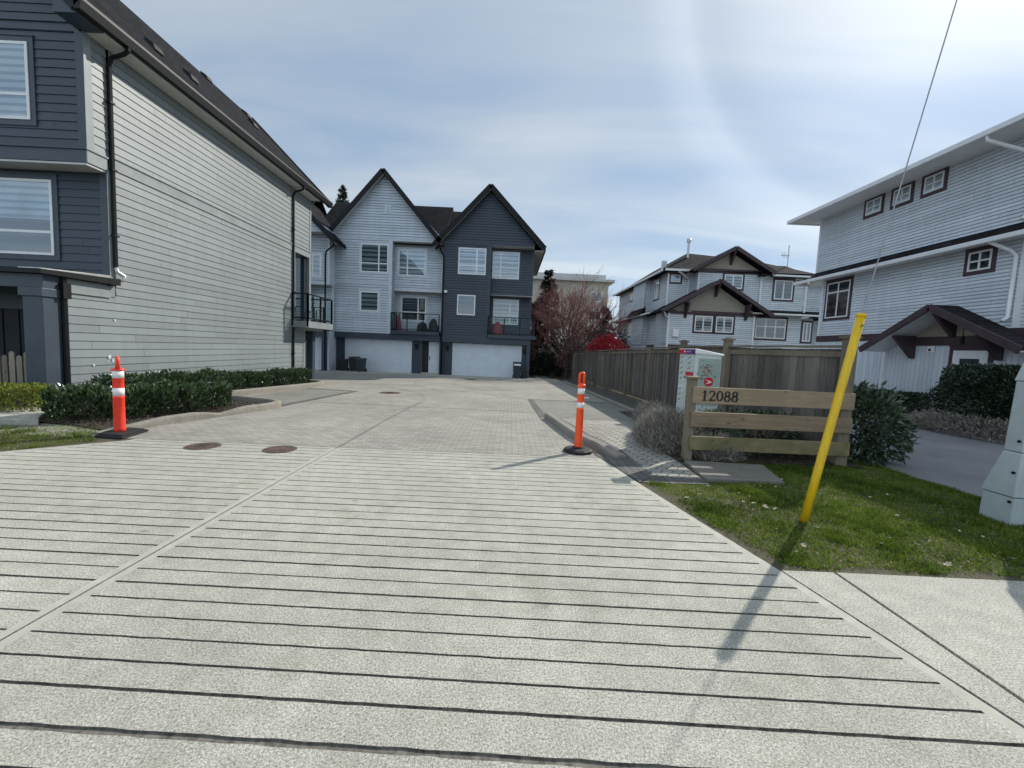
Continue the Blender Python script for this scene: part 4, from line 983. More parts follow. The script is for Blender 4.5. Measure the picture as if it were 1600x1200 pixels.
# ================================================================ fences
def fx(y): return 4.65 + (0.55 * max(0, (9.0 - y) / 2.7) ** 1 if y < 9 else 0) - (0.3 * (y - 14) / 20 if y > 14 else 0)
FE = empty('wooden_fence', (4.7, 15, 0), 'long weathered board fence running down the right side of the drive', 'fence')
fy = [6.42, 9.0, 11.3, 13.9, 16.5, 19.2, 22.0, 25.2, 28.6, 32.2, 36.0]
ftop = lambda y: 1.88 - max(0, y - 12) * .0165
for i, y in enumerate(fy):
    tall = i in (0, 1, 2)
    def post(mb):
        x = fx(y); h = ftop(y) + (.1 if tall else -.02); s = .07 if tall else .05
        mb.cr = RND(); mb.box(x - s - .02, x + s - .02, y - s, y + s, zg(y) - .1, h)
        if tall:
            mb.box(x - s - .05, x + s + .01, y - s - .03, y + s + .03, h, h + .035); mb.box(x - s + .0, x + s - .04, y - s + .02, y + s - .02, h + .035, h + .06)
    part(FE, 'post', m['fence_post'], post)
for y0, y1 in zip(fy[:-1], fy[1:]):
    def panel(mb):
        y = y0 + .06; zb0 = zg(y0) + .16
        while y < y1 - .06:
            wd_ = min(.14, y1 - .055 - y); mb.cr = RND(); o = U(-.004, .004)
            ya, yb = y + .003, y + wd_ - .003
            mb.hexa([(fx(ya) + o, ya, zg(ya) + .18), (fx(ya) + .02 + o, ya, zg(ya) + .18), (fx(yb) + .02 + o, yb, zg(yb) + .18), (fx(yb) + o, yb, zg(yb) + .18),
                     (fx(ya) + o, ya, ftop(ya) - .06), (fx(ya) + .02 + o, ya, ftop(ya) - .06), (fx(yb) + .02 + o, yb, ftop(yb) - .06), (fx(yb) + o, yb, ftop(yb) - .06)])
            y += wd_
    pn = part(FE, 'panel', m['fence'], panel)
    def rails(mb):
        for z, w, h in ((ftop, .1, .035), (lambda q: ftop(q) - .12, .03, .09), (lambda q: zg(q) + .24, .03, .09)):
            mb.cr = RND(); mb.bar((fx(y0) - .012, y0 + .03, z(y0) - .02), (fx(y1) - .012, y1 - .03, z(y1) - .02), w, h)
    part(pn, 'rail', m['fence_post'], rails)
    part(FE, 'kick_board', m['fence_post'], lambda mb: mb.bar((fx(y0) - .02, y0 + .02, zg(y0) + .06), (fx(y1) - .02, y1 - .02, zg(y1) + .06), .04, .18))
BF = empty('wooden_fence', (2.6, 36.4, zg(36)), 'short shaded board fence crossing behind the side yard of the navy townhouse', 'fence')
def bpan(mb):
    x = 1.0
    while x < 4.25: mb.cr = RND(); mb.box(x, x + .135, 36.4, 36.42, zg(36) + .05, 1.48); x += .14
part(BF, 'panel', m['fence'], bpan)
for x in (1.0, 2.6, 4.2): part(BF, 'post', m['fence_post'], lambda mb: mb.box(x - .05, x + .05, 36.33, 36.4, zg(36), 1.55))
part(BF, 'rail', m['fence_post'], lambda mb: (mb.box(1, 4.2, 36.37, 36.4, 1.3, 1.38), mb.box(1, 4.2, 36.37, 36.4, .0, .08)))

PF = empty('picket_fence', (-10.5, 8.62, 0), 'low grey picket fence with rounded tops in front of the dark porch', 'fence')
x = -9.47; k = 0
while x > -12.2:
    def pk(mb):
        w2 = .055; h = 1.06 + (.05 if k % 2 == 0 else -.03); pts = [(-w2, .05)] + [(w2, .05)] + [(w2 * math.cos(a), h - .05 + .05 * math.sin(a)) for a in [i * math.pi / 6 for i in range(7)]]
        mb.cr = RND(); mb.prism([(x + u, 8.6, z) for u, z in pts], (0, .022, 0))
    part(PF, 'picket', m['picket'], pk); x -= .148; k += 1
part(PF, 'rail', m['picket'], lambda mb: (mb.box(-12.3, -9.42, 8.625, 8.66, .3, .39), mb.box(-12.3, -9.42, 8.625, 8.66, .82, .91)))
part(PF, 'post', m['picket'], lambda mb: mb.box(-9.44, -9.33, 8.6, 8.7, 0, 1.1))

# ================================================================ address sign
SG = empty('address_sign', (4, 6.35, 0), 'low wooden slat fence sign with black house numbers 12088', 'sign')
for x in (2.80, 5.2):
    def sp(mb):
        mb.cr = RND(); mb.box(x - .06, x + .06, 6.36, 6.48, -.1, 1.27 if x < 4 else 1.15)
        if x < 4: mb.box(x - .1, x + .1, 6.32, 6.52, 1.27, 1.305)
    part(SG, 'post', m['fence_post'], sp, bevel=.006)
for z0, z1, mm in ((.905, 1.155, 'board_x'), (.545, .775, 'board_x'), (.19, .40, 'board_green')):
    def bd(mb): mb.cr = U(.3, .8); mb.box(2.79, 5.24, 6.31, 6.355, z0, z1)
    part(SG, 'board', m[mm], bd, bevel=.005)
def stroke(mb, pts, ws, ox, oz, s, y0=6.302, th=.016):
    n = len(pts); L = []; R = []
    for i in range(n):
        a = V((*pts[max(i - 1, 0)], 0)); b = V((*pts[min(i + 1, n - 1)], 0)); t = (b - a).normalized(); nn = V((-t.y, t.x, 0)) * ws[i] / 2
        p = V((*pts[i], 0)); L.append(p + nn); R.append(p - nn)
    Q = lambda p, y: (ox + p.x * s, y, oz + p.y * s)
    for i in range(n - 1):
        a, b, c, d = L[i], L[i + 1], R[i + 1], R[i]
        mb.hexa([Q(d, y0 + th), Q(c, y0 + th), Q(b, y0 + th), Q(a, y0 + th), Q(d, y0), Q(c, y0), Q(b, y0), Q(a, y0)])
def oval(cx, cy, rx, ry, w0, w1, n=28):
    P = [(cx + rx * math.sin(2 * math.pi * i / n), cy + ry * math.cos(2 * math.pi * i / n)) for i in range(n + 1)]
    W = [w0 + (w1 - w0) * abs(math.sin(2 * math.pi * i / n)) for i in range(n + 1)]; return P, W
def digit(mb, d, ox, oz, s):
    if d == '1':
        stroke(mb, [(.32, .03), (.36, .97)], [.17, .17], ox, oz, s); stroke(mb, [(.12, .03), (.54, .03)], [.06, .06], ox, oz, s); stroke(mb, [(.1, .78), (.22, .84), (.36, .97)], [.05, .08, .09], ox, oz, s)
    elif d == '0':
        stroke(mb, *oval(.33, .5, .25, .46, .07, .17), ox, oz, s)
    elif d == '8':
        stroke(mb, *oval(.33, .73, .19, .23, .08, .15), ox, oz, s); stroke(mb, *oval(.33, .27, .24, .25, .08, .17), ox, oz, s)
    elif d == '2':
        P = [(.06, .74), (.1, .87), (.22, .96), (.36, .96), (.5, .87), (.54, .73), (.48, .56), (.33, .36), (.16, .17), (.06, .06)]
        stroke(mb, P, [.12, .12, .09, .09, .14, .17, .15, .11, .09, .08], ox, oz, s); stroke(mb, [(.03, .07), (.35, .09), (.6, .06)], [.12, .16, .1], ox, oz, s); stroke(mb, [(.58, .02), (.63, .24)], [.08, .05], ox, oz, s)
for i, d in enumerate('12088'):
    part(SG, 'numeral', m['ink'], lambda mb: digit(mb, d, 2.905 + i * .114, .95, .158))

# ================================================================ community mailbox
MX0, MX1, MY0, MY1 = 3.3, 3.76, 7.48, 8.2
MBX = empty('community_mailbox', (3.5, 7.8, 0), 'tall pale community mailbox with red banner and red round emblem behind the sign', 'mailbox')
part(MBX, 'body', m['mail_body'], lambda mb: (mb.box(MX0, MX1, MY0, MY1, .35, 1.66), mb.box(MX0 + .03, MX1 - .03, MY0 + .05, MY1 - .05, 0, .35)), bevel=.012)
part(MBX, 'roof', m['white'], lambda mb: mb.hexa([(MX0 - .025, MY0 - .02, 1.66), (MX1 + .03, MY0 - .02, 1.63), (MX1 + .03, MY1 + .02, 1.63), (MX0 - .025, MY1 + .02, 1.66), (MX0 - .02, MY0 - .02, 1.75), (MX1 + .03, MY0 - .02, 1.665), (MX1 + .03, MY1 + .02, 1.665), (MX0 - .02, MY1 + .02, 1.75)]), bevel=.012)
part(MBX, 'banner', [m['mail_red'], m['mail_purple'], m['band']], lambda mb: (mb.box(MX0 - .031, MX0 - .02, MY0 + .37, MY1, 1.65, 1.735, 0), mb.box(MX0 - .031, MX0 - .02, MY0, MY0 + .37, 1.65, 1.735, 1),
     mb.box(MX0 - .034, MX0 - .03, MY0 + .40, MY0 + .46, 1.68, 1.71, 2), mb.box(MX0 - .034, MX0 - .03, MY0 + .27, MY0 + .31, 1.68, 1.70, 2), mb.box(MX0 - .034, MX0 - .03, MY0 + .19, MY0 + .21, 1.68, 1.71, 2)))
wm = Wall((MX0, 0), (0, -1), (-1, 0)); ms = Wall((0, MY0), (1, 0), (0, -1))
for c in range(2):
    for r in range(9):
        if c == 0 and r == 5: continue
        a0 = -(MY1 - .03) + .34 * c if c else -(MY1 - .03)
        z1 = 1.62 - r * .1
        def cell(mb):
            wm.slab(mb, a0 + .005, a0 + .325, z1 - .092, z1, -.005, .012, 0)
            wm.slab(mb, a0 + .05, a0 + .075, z1 - .06, z1 - .035, .012, .015, 1); wm.slab(mb, a0 + .1, a0 + .13, z1 - .045, z1 - .015, .012, .014, 1); wm.slab(mb, a0 + .145, a0 + .16, z1 - .045, z1 - .015, .012, .014, 1)
        part(MBX, 'compartment_door', [m['mail_body'], m['decal']], cell)
part(MBX, 'parcel_door', [m['mail_body'], m['decal']], lambda mb: (wm.slab(mb, -8.17, -7.85, .38, .70, -.005, .012, 0), wm.slab(mb, -7.83, -7.5, .38, .70, -.005, .012, 0), wm.slab(mb, -8.12, -8.0, .6, .615, .012, .014, 1), wm.slab(mb, -8.08, -7.98, .57, .58, .012, .014, 1)))
part(MBX, 'notice_panel', m['mail_red'], lambda mb: wm.slab(mb, -7.84, -7.52, 1.2, 1.32, .01, .02))
part(MBX, 'side_panel', m['mail_side'], lambda mb: ms.slab(mb, MX0 + .05, MX1 - .02, .75, 1.58, -.005, .006))
def decal(mb):
    random.seed(31)
    for k in range(70):
        cx = 3.5 + random.gauss(0, .07); cz = 1.36 + random.gauss(0, .07)
        if k > 52: cx = U(3.38, 3.72); cz = U(1.2, 1.3)
        if k > 60: cx = U(3.42, 3.56); cz = U(.95, 1.02)
        a = U(0, 6.28); r = U(.012, .026); mi = 1 if (abs(cx - 3.5) + abs(cz - 1.36) < .085 or RND() < .15) else 0
        pts = [(cx + r * math.cos(a), cz + r * math.sin(a)), (cx + r * .5 * math.cos(a + 1.6), cz + r * .5 * math.sin(a + 1.6)), (cx - r * math.cos(a), cz - r * math.sin(a)), (cx - r * .5 * math.cos(a + 1.6), cz - r * .5 * math.sin(a + 1.6))]
        y = MY0 - .008 - k * .00004
        mb.poly([(p[0], y, p[1]) for p in pts], mi)
part(MBX, 'leaf_decal', [m['decal'], m['decal_red']], decal)
def emblem(mb):
    c = (3.55, 1.17); y = MY0 - .014
    mb.prism([(c[0] + .082 * math.cos(a), y, c[1] + .082 * math.sin(a)) for a in [i * math.pi / 14 for i in range(28)]], (0, .008, 0), 0)
    y2 = y - .003
    wing = [(-.058, .034), (.0, .02), (.062, -.002), (.03, -.016), (-.05, -.042), (-.02, -.012), (.012, -.004), (-.02, .006)]
    top = [(-.058, .036), (.0, .022), (.062, .0), (.014, -.002), (-.02, .012)]; low = [(.062, -.004), (.03, -.02), (-.052, -.042), (-.018, -.014), (.014, -.006)]
    for w in (top, low): mb.prism([(c[0] + a, y2, c[1] + b) for a, b in w], (0, .003, 0), 1)
part(MBX, 'emblem', [m['mail_red'], m['band']], emblem)

# ================================================================ delineator posts
D1 = empty('delineator_post', (1.16, 6.68, 0), 'bright orange delineator post with loop handle on a round black base', 'traffic post')
def base1(mb):
    mb.lathe([(.235, 0), (.235, .035), (.2, .055), (.09, .06), (.08, .085)], (1.16, 6.68, 0.002), 10)
part(D1, 'base', m['rubber'], base1)
part(D1, 'tube', m['orange'], lambda mb: mb.lathe([(.066, .06), (.064, .1), (.06, .3), (.057, .68), (.0605, .685), (.0605, .70), (.055, .705), (.053, 1.03), (.062, 1.035), (.064, 1.07), (.058, 1.09), (.03, 1.1)], (1.16, 6.68, 0), 24), smooth=True)
for z0, z1 in ((.715, .80), (.935, 1.03)):
    part(D1, 'reflective_band', m['band'], lambda mb: mb.lathe([(.0565, z0), (.0565, z1)], (1.16, 6.68, 0), 24), smooth=True)
def loop(mb):
    P = []
    for i in range(21):
        a = math.pi * i / 20; P.append((1.16 + .036 * math.cos(a), 6.68, 1.235 + .036 * math.sin(a)))
    mb.tube([(1.196, 6.68, 1.07)] + P + [(1.124, 6.68, 1.07)], .021, 10)
part(D1, 'handle', m['orange'], loop, smooth=True)
part(D1, 'strap', m['band'], lambda mb: mb.box(1.2, 1.29, 6.675, 6.69, .872, .882))
D2 = empty('delineator_post', (-6.05, 6.56, 0), 'red delineator post with two white bands on a flat rectangular black base', 'traffic post')
def base2(mb):
    q = [(-6.2, 6.3), (-5.72, 6.24), (-5.84, 6.84), (-6.36, 6.9)]
    mb.prism([(x, y, .002) for x, y in q], (0, 0, .03)); mb.prism([(-6.04 + (x + 6.04) * .86, 6.56 + (y - 6.56) * .86, .032) for x, y in q], (0, 0, .022))
part(D2, 'base', m['rubber'], base2, bevel=.006)
part(D2, 'tube', m['redor'], lambda mb: mb.lathe([(.076, .05), (.072, .09), (.070, .57), (.074, .575), (.074, .59), (.07, .6), (.068, 1.0), (.085, 1.005), (.085, 1.025), (.05, 1.035), (.03, 1.05)], (-6.05, 6.56, 0), 26), smooth=True)
for z0, z1 in ((.61, .73), (.885, .998)):
    part(D2, 'reflective_band', m['band'], lambda mb: mb.lathe([(.0715, z0), (.0715, z1)], (-6.05, 6.56, 0), 26), smooth=True)
def loop2(mb):
    vx, vy = -.68, .74                      # the loop is turned edge-on to the drive entrance
    P = [(-6.05 + vx * .05 * math.cos(math.pi * i / 16), 6.56 + vy * .05 * math.cos(math.pi * i / 16), 1.16 + .04 * math.sin(math.pi * i / 16)) for i in range(17)]
    mb.tube([(-6.05 + vx * .055, 6.56 + vy * .055, 1.02)] + P + [(-6.05 - vx * .055, 6.56 - vy * .055, 1.02)], [.033] + [.024] * 17 + [.033], 10)
part(D2, 'handle', m['redor'], loop2, smooth=True)

# ================================================================ guy wire, riser cover, pole
GW = empty('guy_wire', (3.02, 4.1, 0), 'steel guy wire with a bright yellow plastic guard anchored in the lawn', 'guy wire')
gdir = V((.355, -.0, 2.09)).normalized(); g0 = V((3.015, 4.1, -.03))
part(GW, 'guard', m['yellow'], lambda mb: (mb.tube([g0, g0 + gdir * .6, g0 + gdir * 1.4, g0 + gdir * 2.12], [.037, .038, .038, .037], 14), mb.tube([g0 + gdir * 2.115, g0 + gdir * 2.145], [.042, .038], 14)), smooth=True)
part(GW, 'bolt', m['brushed_steel'], lambda mb: mb.tube([g0 + gdir * 2.03 + V((.0, -.055, 0)), g0 + gdir * 2.03 + V((0, .05, 0))], .01, 8))
part(GW, 'wire', m['brushed_steel'], lambda mb: mb.tube([g0 + gdir * 2.1, V((3.93, 4.1, 4.98)), V((5.55, 4.15, 13.3))], .0055, 6))
PL = empty('utility_pole', (5.63, 4.33, 0), 'brown wooden utility pole at the right edge behind the grey cable cover', 'pole')
part(PL, 'shaft', m['pole'], lambda mb: mb.tube([(5.63, 4.33, -.2), (5.62, 4.33, 4), (5.6, 4.33, 13.5)], [.165, .15, .11], 18), smooth=True)
RC = empty('cable_cover', (5.45, 4.4, 0), 'pale grey cable riser cover with a flared base beside the wooden pole', 'cable cover')
def ring(mb, secs):
    vs = []; fs = []; k = 4
    for (x0, x1, y0, y1, z) in secs: vs += [(x0, y0, z), (x1, y0, z), (x1, y1, z), (x0, y1, z)]
    for i in range(len(secs) - 1):
        for j in range(4): fs.append((i * 4 + j, i * 4 + (j + 1) % 4, i * 4 + 4 + (j + 1) % 4, i * 4 + 4 + j))
    fs.append((3, 2, 1, 0)); n = 4 * (len(secs) - 1); fs.append((n, n + 1, n + 2, n + 3)); mb.faces(vs, fs)
part(RC, 'base', m['pvc'], lambda mb: ring(mb, [(5.27, 5.5, 4.225, 4.535, -.08), (5.275, 5.5, 4.225, 4.525, .285)]), bevel=.012)
part(RC, 'flare', m['pvc'], lambda mb: ring(mb, [(5.262, 5.5, 4.218, 4.535, .29), (5.265, 5.5, 4.22, 4.525, .36), (5.285, 5.5, 4.22, 4.40, .76)]), bevel=.014)
part(RC, 'channel', m['pvc'], lambda mb: ring(mb, [(5.287, 5.5, 4.222, 4.398, .763), (5.29, 5.5, 4.222, 4.375, 1.5)]), bevel=.014)
part(RC, 'upper_channel', m['pvc'], lambda mb: ring(mb, [(5.28, 5.5, 4.215, 4.385, 1.5), (5.3, 5.5, 4.22, 4.36, 1.64), (5.33, 5.5, 4.23, 4.34, 1.76), (5.34, 5.5, 4.23, 4.34, 3.0)]), bevel=.01)
for z, x in ((.88, 5.286), (.55, 5.272), (.24, 5.272)):
    part(RC, 'bolt', m['black'], lambda mb: mb.tube([(x + .006, 4.262, z), (x - .014, 4.262, z)], .014, 8))

# ================================================================ manhole covers
def manhole(x, y, r, label, first=None, grp=None):
    z = zg(y) + .003
    if first: return dup(first, (x, y, z), U(0, 3), label)
    o = empty('manhole_cover', (x, y, z), label, 'manhole cover')
    mb = MB()
    mb.lathe([(r, 0), (r, .004), (r * .94, .006), (r * .93, .002), (r * .9, .002), (r * .89, .007), (r * .62, .007), (r * .6, .003), (r * .55, .003), (r * .54, .008), (r * .2, .008), (r * .18, .004)], (0, 0, 0), 32)
    for i in range(18):
        a = i * math.pi / 9; mb.bar((r * .64 * math.cos(a), r * .64 * math.sin(a), .007), (r * .86 * math.cos(a), r * .86 * math.sin(a), .007), .012, .006)
    for i in range(-3, 4): mb.bar((-r * .4, i * r * .12, .008), (r * .4, i * r * .12, .008), .01, .006)
    mb.build('lid', m['cast'], o, local=True)
    mb = MB(); mb.lathe([(r * 1.07, -.01), (r * 1.07, .0035), (r * 1.0, .0035)], (0, 0, 0), 32); mb.build('rim', m['cast'], o, local=True)
    return o
mh = manhole(-4.38, 6.04, .21, 'round rusty cover in the grooved concrete nearer the red post')
manhole(-3.27, 6.04, .21, 'round rusty cover in the grooved concrete nearer the centre joint', mh)
manhole(-4.1, 14.6, .34, 'dark round cover in the middle of the paved court')
manhole(-2.2, 24.6, .36, 'dark round cover near the garage shadow at the back of the court')

# ================================================================ bins by the garages
def cart(name, x, y, w, d, h, mat, label, rz=0, mark=None):
    z = zg(y) ; o = empty(name, (x, y, z), label, 'bin', None, rz)
    mb = MB(); ring(mb, [(-w * .42, w * .42, -d * .38, d * .3, .06), (-w * .5, w * .5, -d * .5, d * .42, h)]); mb.build('body', mat, o, local=True, bevel=.02)
    mb = MB(); mb.hexa([(-w * .53, -d * .56, h + .004), (w * .53, -d * .56, h + .004), (w * .53, d * .5, h + .004), (-w * .53, d * .5, h + .004), (-w * .48, -d * .5, h + .06), (w * .48, -d * .5, h + .06), (w * .5, d * .5, h + .1), (-w * .5, d * .5, h + .1)]); mb.tube([(-w * .4, d * .56, h), (w * .4, d * .56, h)], .018, 6); mb.build('lid', mat, o, local=True, bevel=.012)
    for s in (-1, 1):
        mb = MB(); mb.tube([(s * w * .42, d * .36, .11), (s * w * .52, d * .36, .11)], .11, 14); mb.build('wheel', m['rubber'], o, local=True)
    if mark:
        mb = MB(); mb.box(-w * .38, w * .42, -d * .515 - .02, -d * .5, h * .86, h * .97); mb.build('sticker', m['band'], o, local=True)
    return o
cart('bin', -11.05, 28.35, .46, .5, .72, m['bin_black'], 'squat black wheeled bin, leftmost before the light grey garage', .1)
cart('bin', -10.42, 28.5, .58, .62, .9, m['bin_black'], 'tall black wheeled bin, middle of three at the light grey garage')
cart('bin', -9.92, 28.35, .5, .6, .82, m['bin_blue'], 'dark wheeled bin standing against the light grey garage door', -.15)
cart('bin', .52, 28.25, .55, .62, 1.02, m['bin_blue'], 'dark wheeled bin with a white sticker by the navy garage door', 0, True)
cart('bin', 1.02, 28.5, .34, .4, .6, m['bin_black'], 'small black bin at the corner post of the navy townhouse')

# ================================================================ balcony clutter
def lump(name, x, y, z, sx, sy, sz, mat, label, cat):
    o = empty(name, (x, y, z), label, cat); mb = MB(); n = 14; k = 8
    for i in range(k):
        t = i / (k - 1); r = (1 - t ** 3) ** .5 * (1 - .25 * t) if i < k - 1 else .05
        for j in range(n):
            a = 2 * math.pi * j / n; rr = r * (1 + .12 * math.sin(3 * a + i) + U(-.05, .05)); mb.v.append((sx * rr * math.cos(a), sy * rr * math.sin(a), sz * t + U(-.01, .01)))
    f = [(i * n + j, i * n + (j + 1) % n, (i + 1) * n + (j + 1) % n, (i + 1) * n + j) for i in range(k - 1) for j in range(n)] + [tuple(range((k - 1) * n, k * n))]
    for q in f: mb.f.append(q); mb.m.append(0); mb.r.append(.5)
    mb.build('cover', mat, o, smooth=True, local=True)
    mb = MB(); mb.lathe([(sx * .9, -.0), (sx * .92, .03)], (0, 0, .0), 12); mb.build('base', m['black'], o, local=True)
zd = rz(2.36)
lump('covered_grill', -6.1, 29.35, zd, .42, .3, .68, m['cloth_dark'], 'low dark covered grill on the light townhouse balcony', 'grill')
lump('covered_chair', -5.35, 29.4, zd, .36, .32, .95, m['cloth_dark'], 'taller dark covered chair at the right end of the light townhouse balcony', 'chair')
lump('folded_parasol', -7.75, 29.5, zd, .14, .14, 1.25, m['cloth_red'], 'slim folded reddish parasol at the left end of the light townhouse balcony', 'parasol')
lump('covered_chair', -.95, 29.5, zd, .38, .32, .95, m['cloth_red'], 'dusty red covered chair on the navy townhouse balcony', 'chair')

# ================================================================ planting
def hedge(name, label, cat, pts, w, h, n, mat, L=.075, W=.035, ragged=.075, core=True, group=None):
    """clipped hedge following a ground line; leaf faces over a twiggy core"""
    c = pts[len(pts) // 2]; o = empty(name, (c[0], c[1], zg(c[1])), label, cat, group)
    mb = MB(); P = [V((*p, 0)) for p in pts]; seg = [(P[i + 1] - P[i]).length for i in range(len(P) - 1)]; tot = sum(seg)
    def at(t):
        d = t * tot
        for i, s in enumerate(seg):
            if d <= s or i == len(seg) - 1:
                dr = (P[i + 1] - P[i]) / s; return P[i] + dr * min(d, s), V((-dr.y, dr.x, 0))
            d -= s
    bumps = [(RND(), U(-1, 1), U(.7, 1.15)) for _ in range(max(4, int(tot * 3)))]
    for _ in range(n):
        t = RND(); p, s = at(t); hh = h * (1 + ragged * (math.sin(t * tot * 5) + math.sin(t * tot * 11 + 1)) )
        e = min(1, min(t, 1 - t) * tot / (w * .35)); e = e ** .5 if e < 1 else 1
        if RND() < .5: a = U(-1, 1); z = hh * (1 - .25 * abs(a) ** 3) * U(.82, 1.03)
        else: a = random.choice((-1, 1)) * U(.75, 1.03); z = hh * U(.08, .95)
        if RND() < .15: a *= RND(); z *= U(.5, 1)
        wob = 1 + .12 * math.sin(t * tot * 7 + z * 5)
        q = p + s * (a * w / 2 * wob * e * (1 - .12 * (1 - z / hh))); q.z = zg(q.y) + z * (0.85 + .15 * e)
        out = (s * a + V((0, 0, .9))).normalized(); mb.cr = min(1, max(0, random.gauss(.5, .22)))
        d = (out + rdir() * .8 + V((0, 0, .35))).normalized(); leaf(mb, q, d, rdir(), L * U(.6, 1.2), W * U(.7, 1.2))
    f = mb.build('foliage', mat, o); ORG[f.name] = ORG[o.name]
    tb = MB()
    for _ in range(int(tot * 14)):
        p, s = at(U(.04, .96)); q = p + s * U(-.25, .25) * w; q.z = zg(q.y) - .02
        tip = q + s * U(-.3, .3) * w + V((U(-.15, .15), U(-.15, .15), h * U(.6, .92))); tb.tube([q, (q + tip) / 2 + V((U(-.04, .04), U(-.04, .04), 0)), tip], [.012, .009, .005], 4)
    tb.build('stem', m['bark'], o)
    return o
LG = 'laurel hedges along the left block'
hedge('laurel_hedge', 'glossy dark laurel hedge nearest the red delineator post', 'hedge', [(-7.95, 7.25), (-7.4, 7.65), (-6.75, 8.5), (-6.35, 9.5)], .85, .53, 3900, m['laurel'], .125, .056, group=LG)
hedge('laurel_hedge', 'glossy dark laurel hedge against the grey side wall behind the front hedge', 'hedge', [(-8.45, 8.75), (-8.35, 10.5), (-8.1, 12.6)], .75, .6, 3500, m['laurel'], .125, .056, group=LG)
hedge('laurel_hedge', 'short laurel hedge in the middle, beside the left parking bay', 'hedge', [(-8.3, 12.9), (-8.2, 14.2)], .7, .52, 1500, m['laurel'], .125, .056, group=LG)
hedge('laurel_hedge', 'farthest laurel hedge by the black downpipe and left balcony', 'hedge', [(-8.3, 14.75), (-8.0, 16.6)], .8, .55, 2300, m['laurel'], .125, .056, group=LG)
hedge('privet_hedge', 'low yellow green hedge in front of the picket fence', 'hedge', [(-12.6, 7.95), (-8.45, 7.68)], .6, .55, 9000, m['privet'], .055, .034, .04)
hedge('box_hedge', 'low dark clipped hedge along the pale wall left of the white door', 'hedge', [(12.95, 16.2), (12.95, 12.95)], .7, .8, 9000, m['box'], .085, .055, .02)
def blob_shrub(name, label, cat, c, r, n, mat, L, W, stops=None, shape=2.0, stemh=.2, flat=0, stem_n=10):
    o = empty(name, (c[0], c[1], zg(c[1])), label, cat); mb = MB(); ph = [U(0, 6.28) for _ in range(6)]
    for _ in range(n):
        d = rdir(-.75); k = (abs(d.x) ** shape + abs(d.y) ** shape + abs(d.z) ** shape) ** (-1 / shape)
        a = math.atan2(d.y, d.x); wob = 1 + .11 * math.sin(3 * a + ph[0] + 4 * d.z) + .08 * math.sin(6 * a + ph[1] - 6 * d.z)
        rr = U(.72, 1.03) if RND() < .8 else U(.4, .8)
        q = V((c[0] + d.x * k * r[0] * rr * wob, c[1] + d.y * k * r[1] * rr * wob, c[2] + d.z * k * r[2] * rr * (wob if not flat else 1)))
        if q.z < zg(c[1]) + .02: continue
        mb.cr = min(1, max(0, random.gauss(.5, .22))); dd = (d + rdir() * .8 + V((0, 0, .15))).normalized(); leaf(mb, q, dd, rdir(), L * U(.6, 1.25), W * U(.7, 1.2))
    mb.build('foliage', mat, o)
    tb = MB(); g = zg(c[1])
    for _ in range(stem_n):
        a = U(0, 6.28); b = V((c[0] + .1 * math.cos(a), c[1] + .1 * math.sin(a), g - .03)); e = V((c[0] + r[0] * .7 * math.cos(a) * RND(), c[1] + r[1] * .7 * math.sin(a) * RND(), c[2] + r[2] * U(0, .7)))
        tb.tube([b, (b + e) / 2 + V((U(-.05, .05), U(-.05, .05), .05)), e], [.02, .015, .008], 5)
    tb.build('stem', m['bark'], o); return o
blob_shrub('clipped_shrub', 'big dark square clipped shrub hiding the lower part of the white door', 'shrub', (12.1, 10.2, .98), (.6, 1.25, .7), 21000, m['box'], .085, .055, shape=7, flat=1)
blob_shrub('heather_bed', 'greyish low heather clump bordering the asphalt before the clipped shrub', 'shrub', (11.45, 10.3, .12), (.5, 1.5, .3), 8000, m['lavender'], .1, .022, shape=3)
blob_shrub('rhododendron', 'leafy rhododendron with pale tips at the right end of the address sign', 'shrub', (5.95, 7.0, .55), (.62, .6, .66), 3300, m['rhodo'], .12, .05)
blob_shrub('leafy_shrub', 'dark leafy low shrub behind the lower boards of the address sign', 'shrub', (4.3, 7.1, .3), (.75, .45, .42), 1800, m['rhodo'], .09, .04)
blob_shrub('sage_shrub', 'small grey green sage bush poking between the sign boards', 'shrub', (3.45, 6.95, .38), (.34, .32, .32), 1200, m['sage'], .09, .022)
def lav(label, c, r, n, seed):
    random.seed(seed); o = empty('lavender_bush', (c[0], c[1], 0), label, 'shrub', 'lavender bushes around the sign'); mb = MB(); fl = MB()
    for _ in range(n):
        d = rdir(.02); d.z = abs(d.z); a = math.atan2(d.y, d.x)
        k = (1 + .1 * math.sin(3 * a + seed)) * (U(.8, 1.05) if RND() < .7 else U(.35, .9))
        q = V((c[0] + d.x * r[0] * k, c[1] + d.y * r[1] * k, .03 + d.z * r[2] * k))
        mb.cr = min(1, max(0, random.gauss(.5, .25))); dd = (d * .8 + V((0, 0, .55)) + rdir() * .85).normalized()
        leaf(mb, q - dd * .06, dd, rdir(), U(.08, .17), U(.008, .016))
    mb.build('stem', m['lavender'], o); return o
lav('dry grey lavender bush spilling over the walkway left of the sign', (2.95, 7.55, 0), (.6, 1.15, .56), 10000, 3)
lav('low dry lavender clump under the bottom board of the sign', (3.3, 6.5, 0), (.45, .26, .36), 2600, 5)
lav('far lavender clump between the mailbox and the walkway corner', (3.3, 9.3, 0), (.42, .9, .5), 4200, 8)
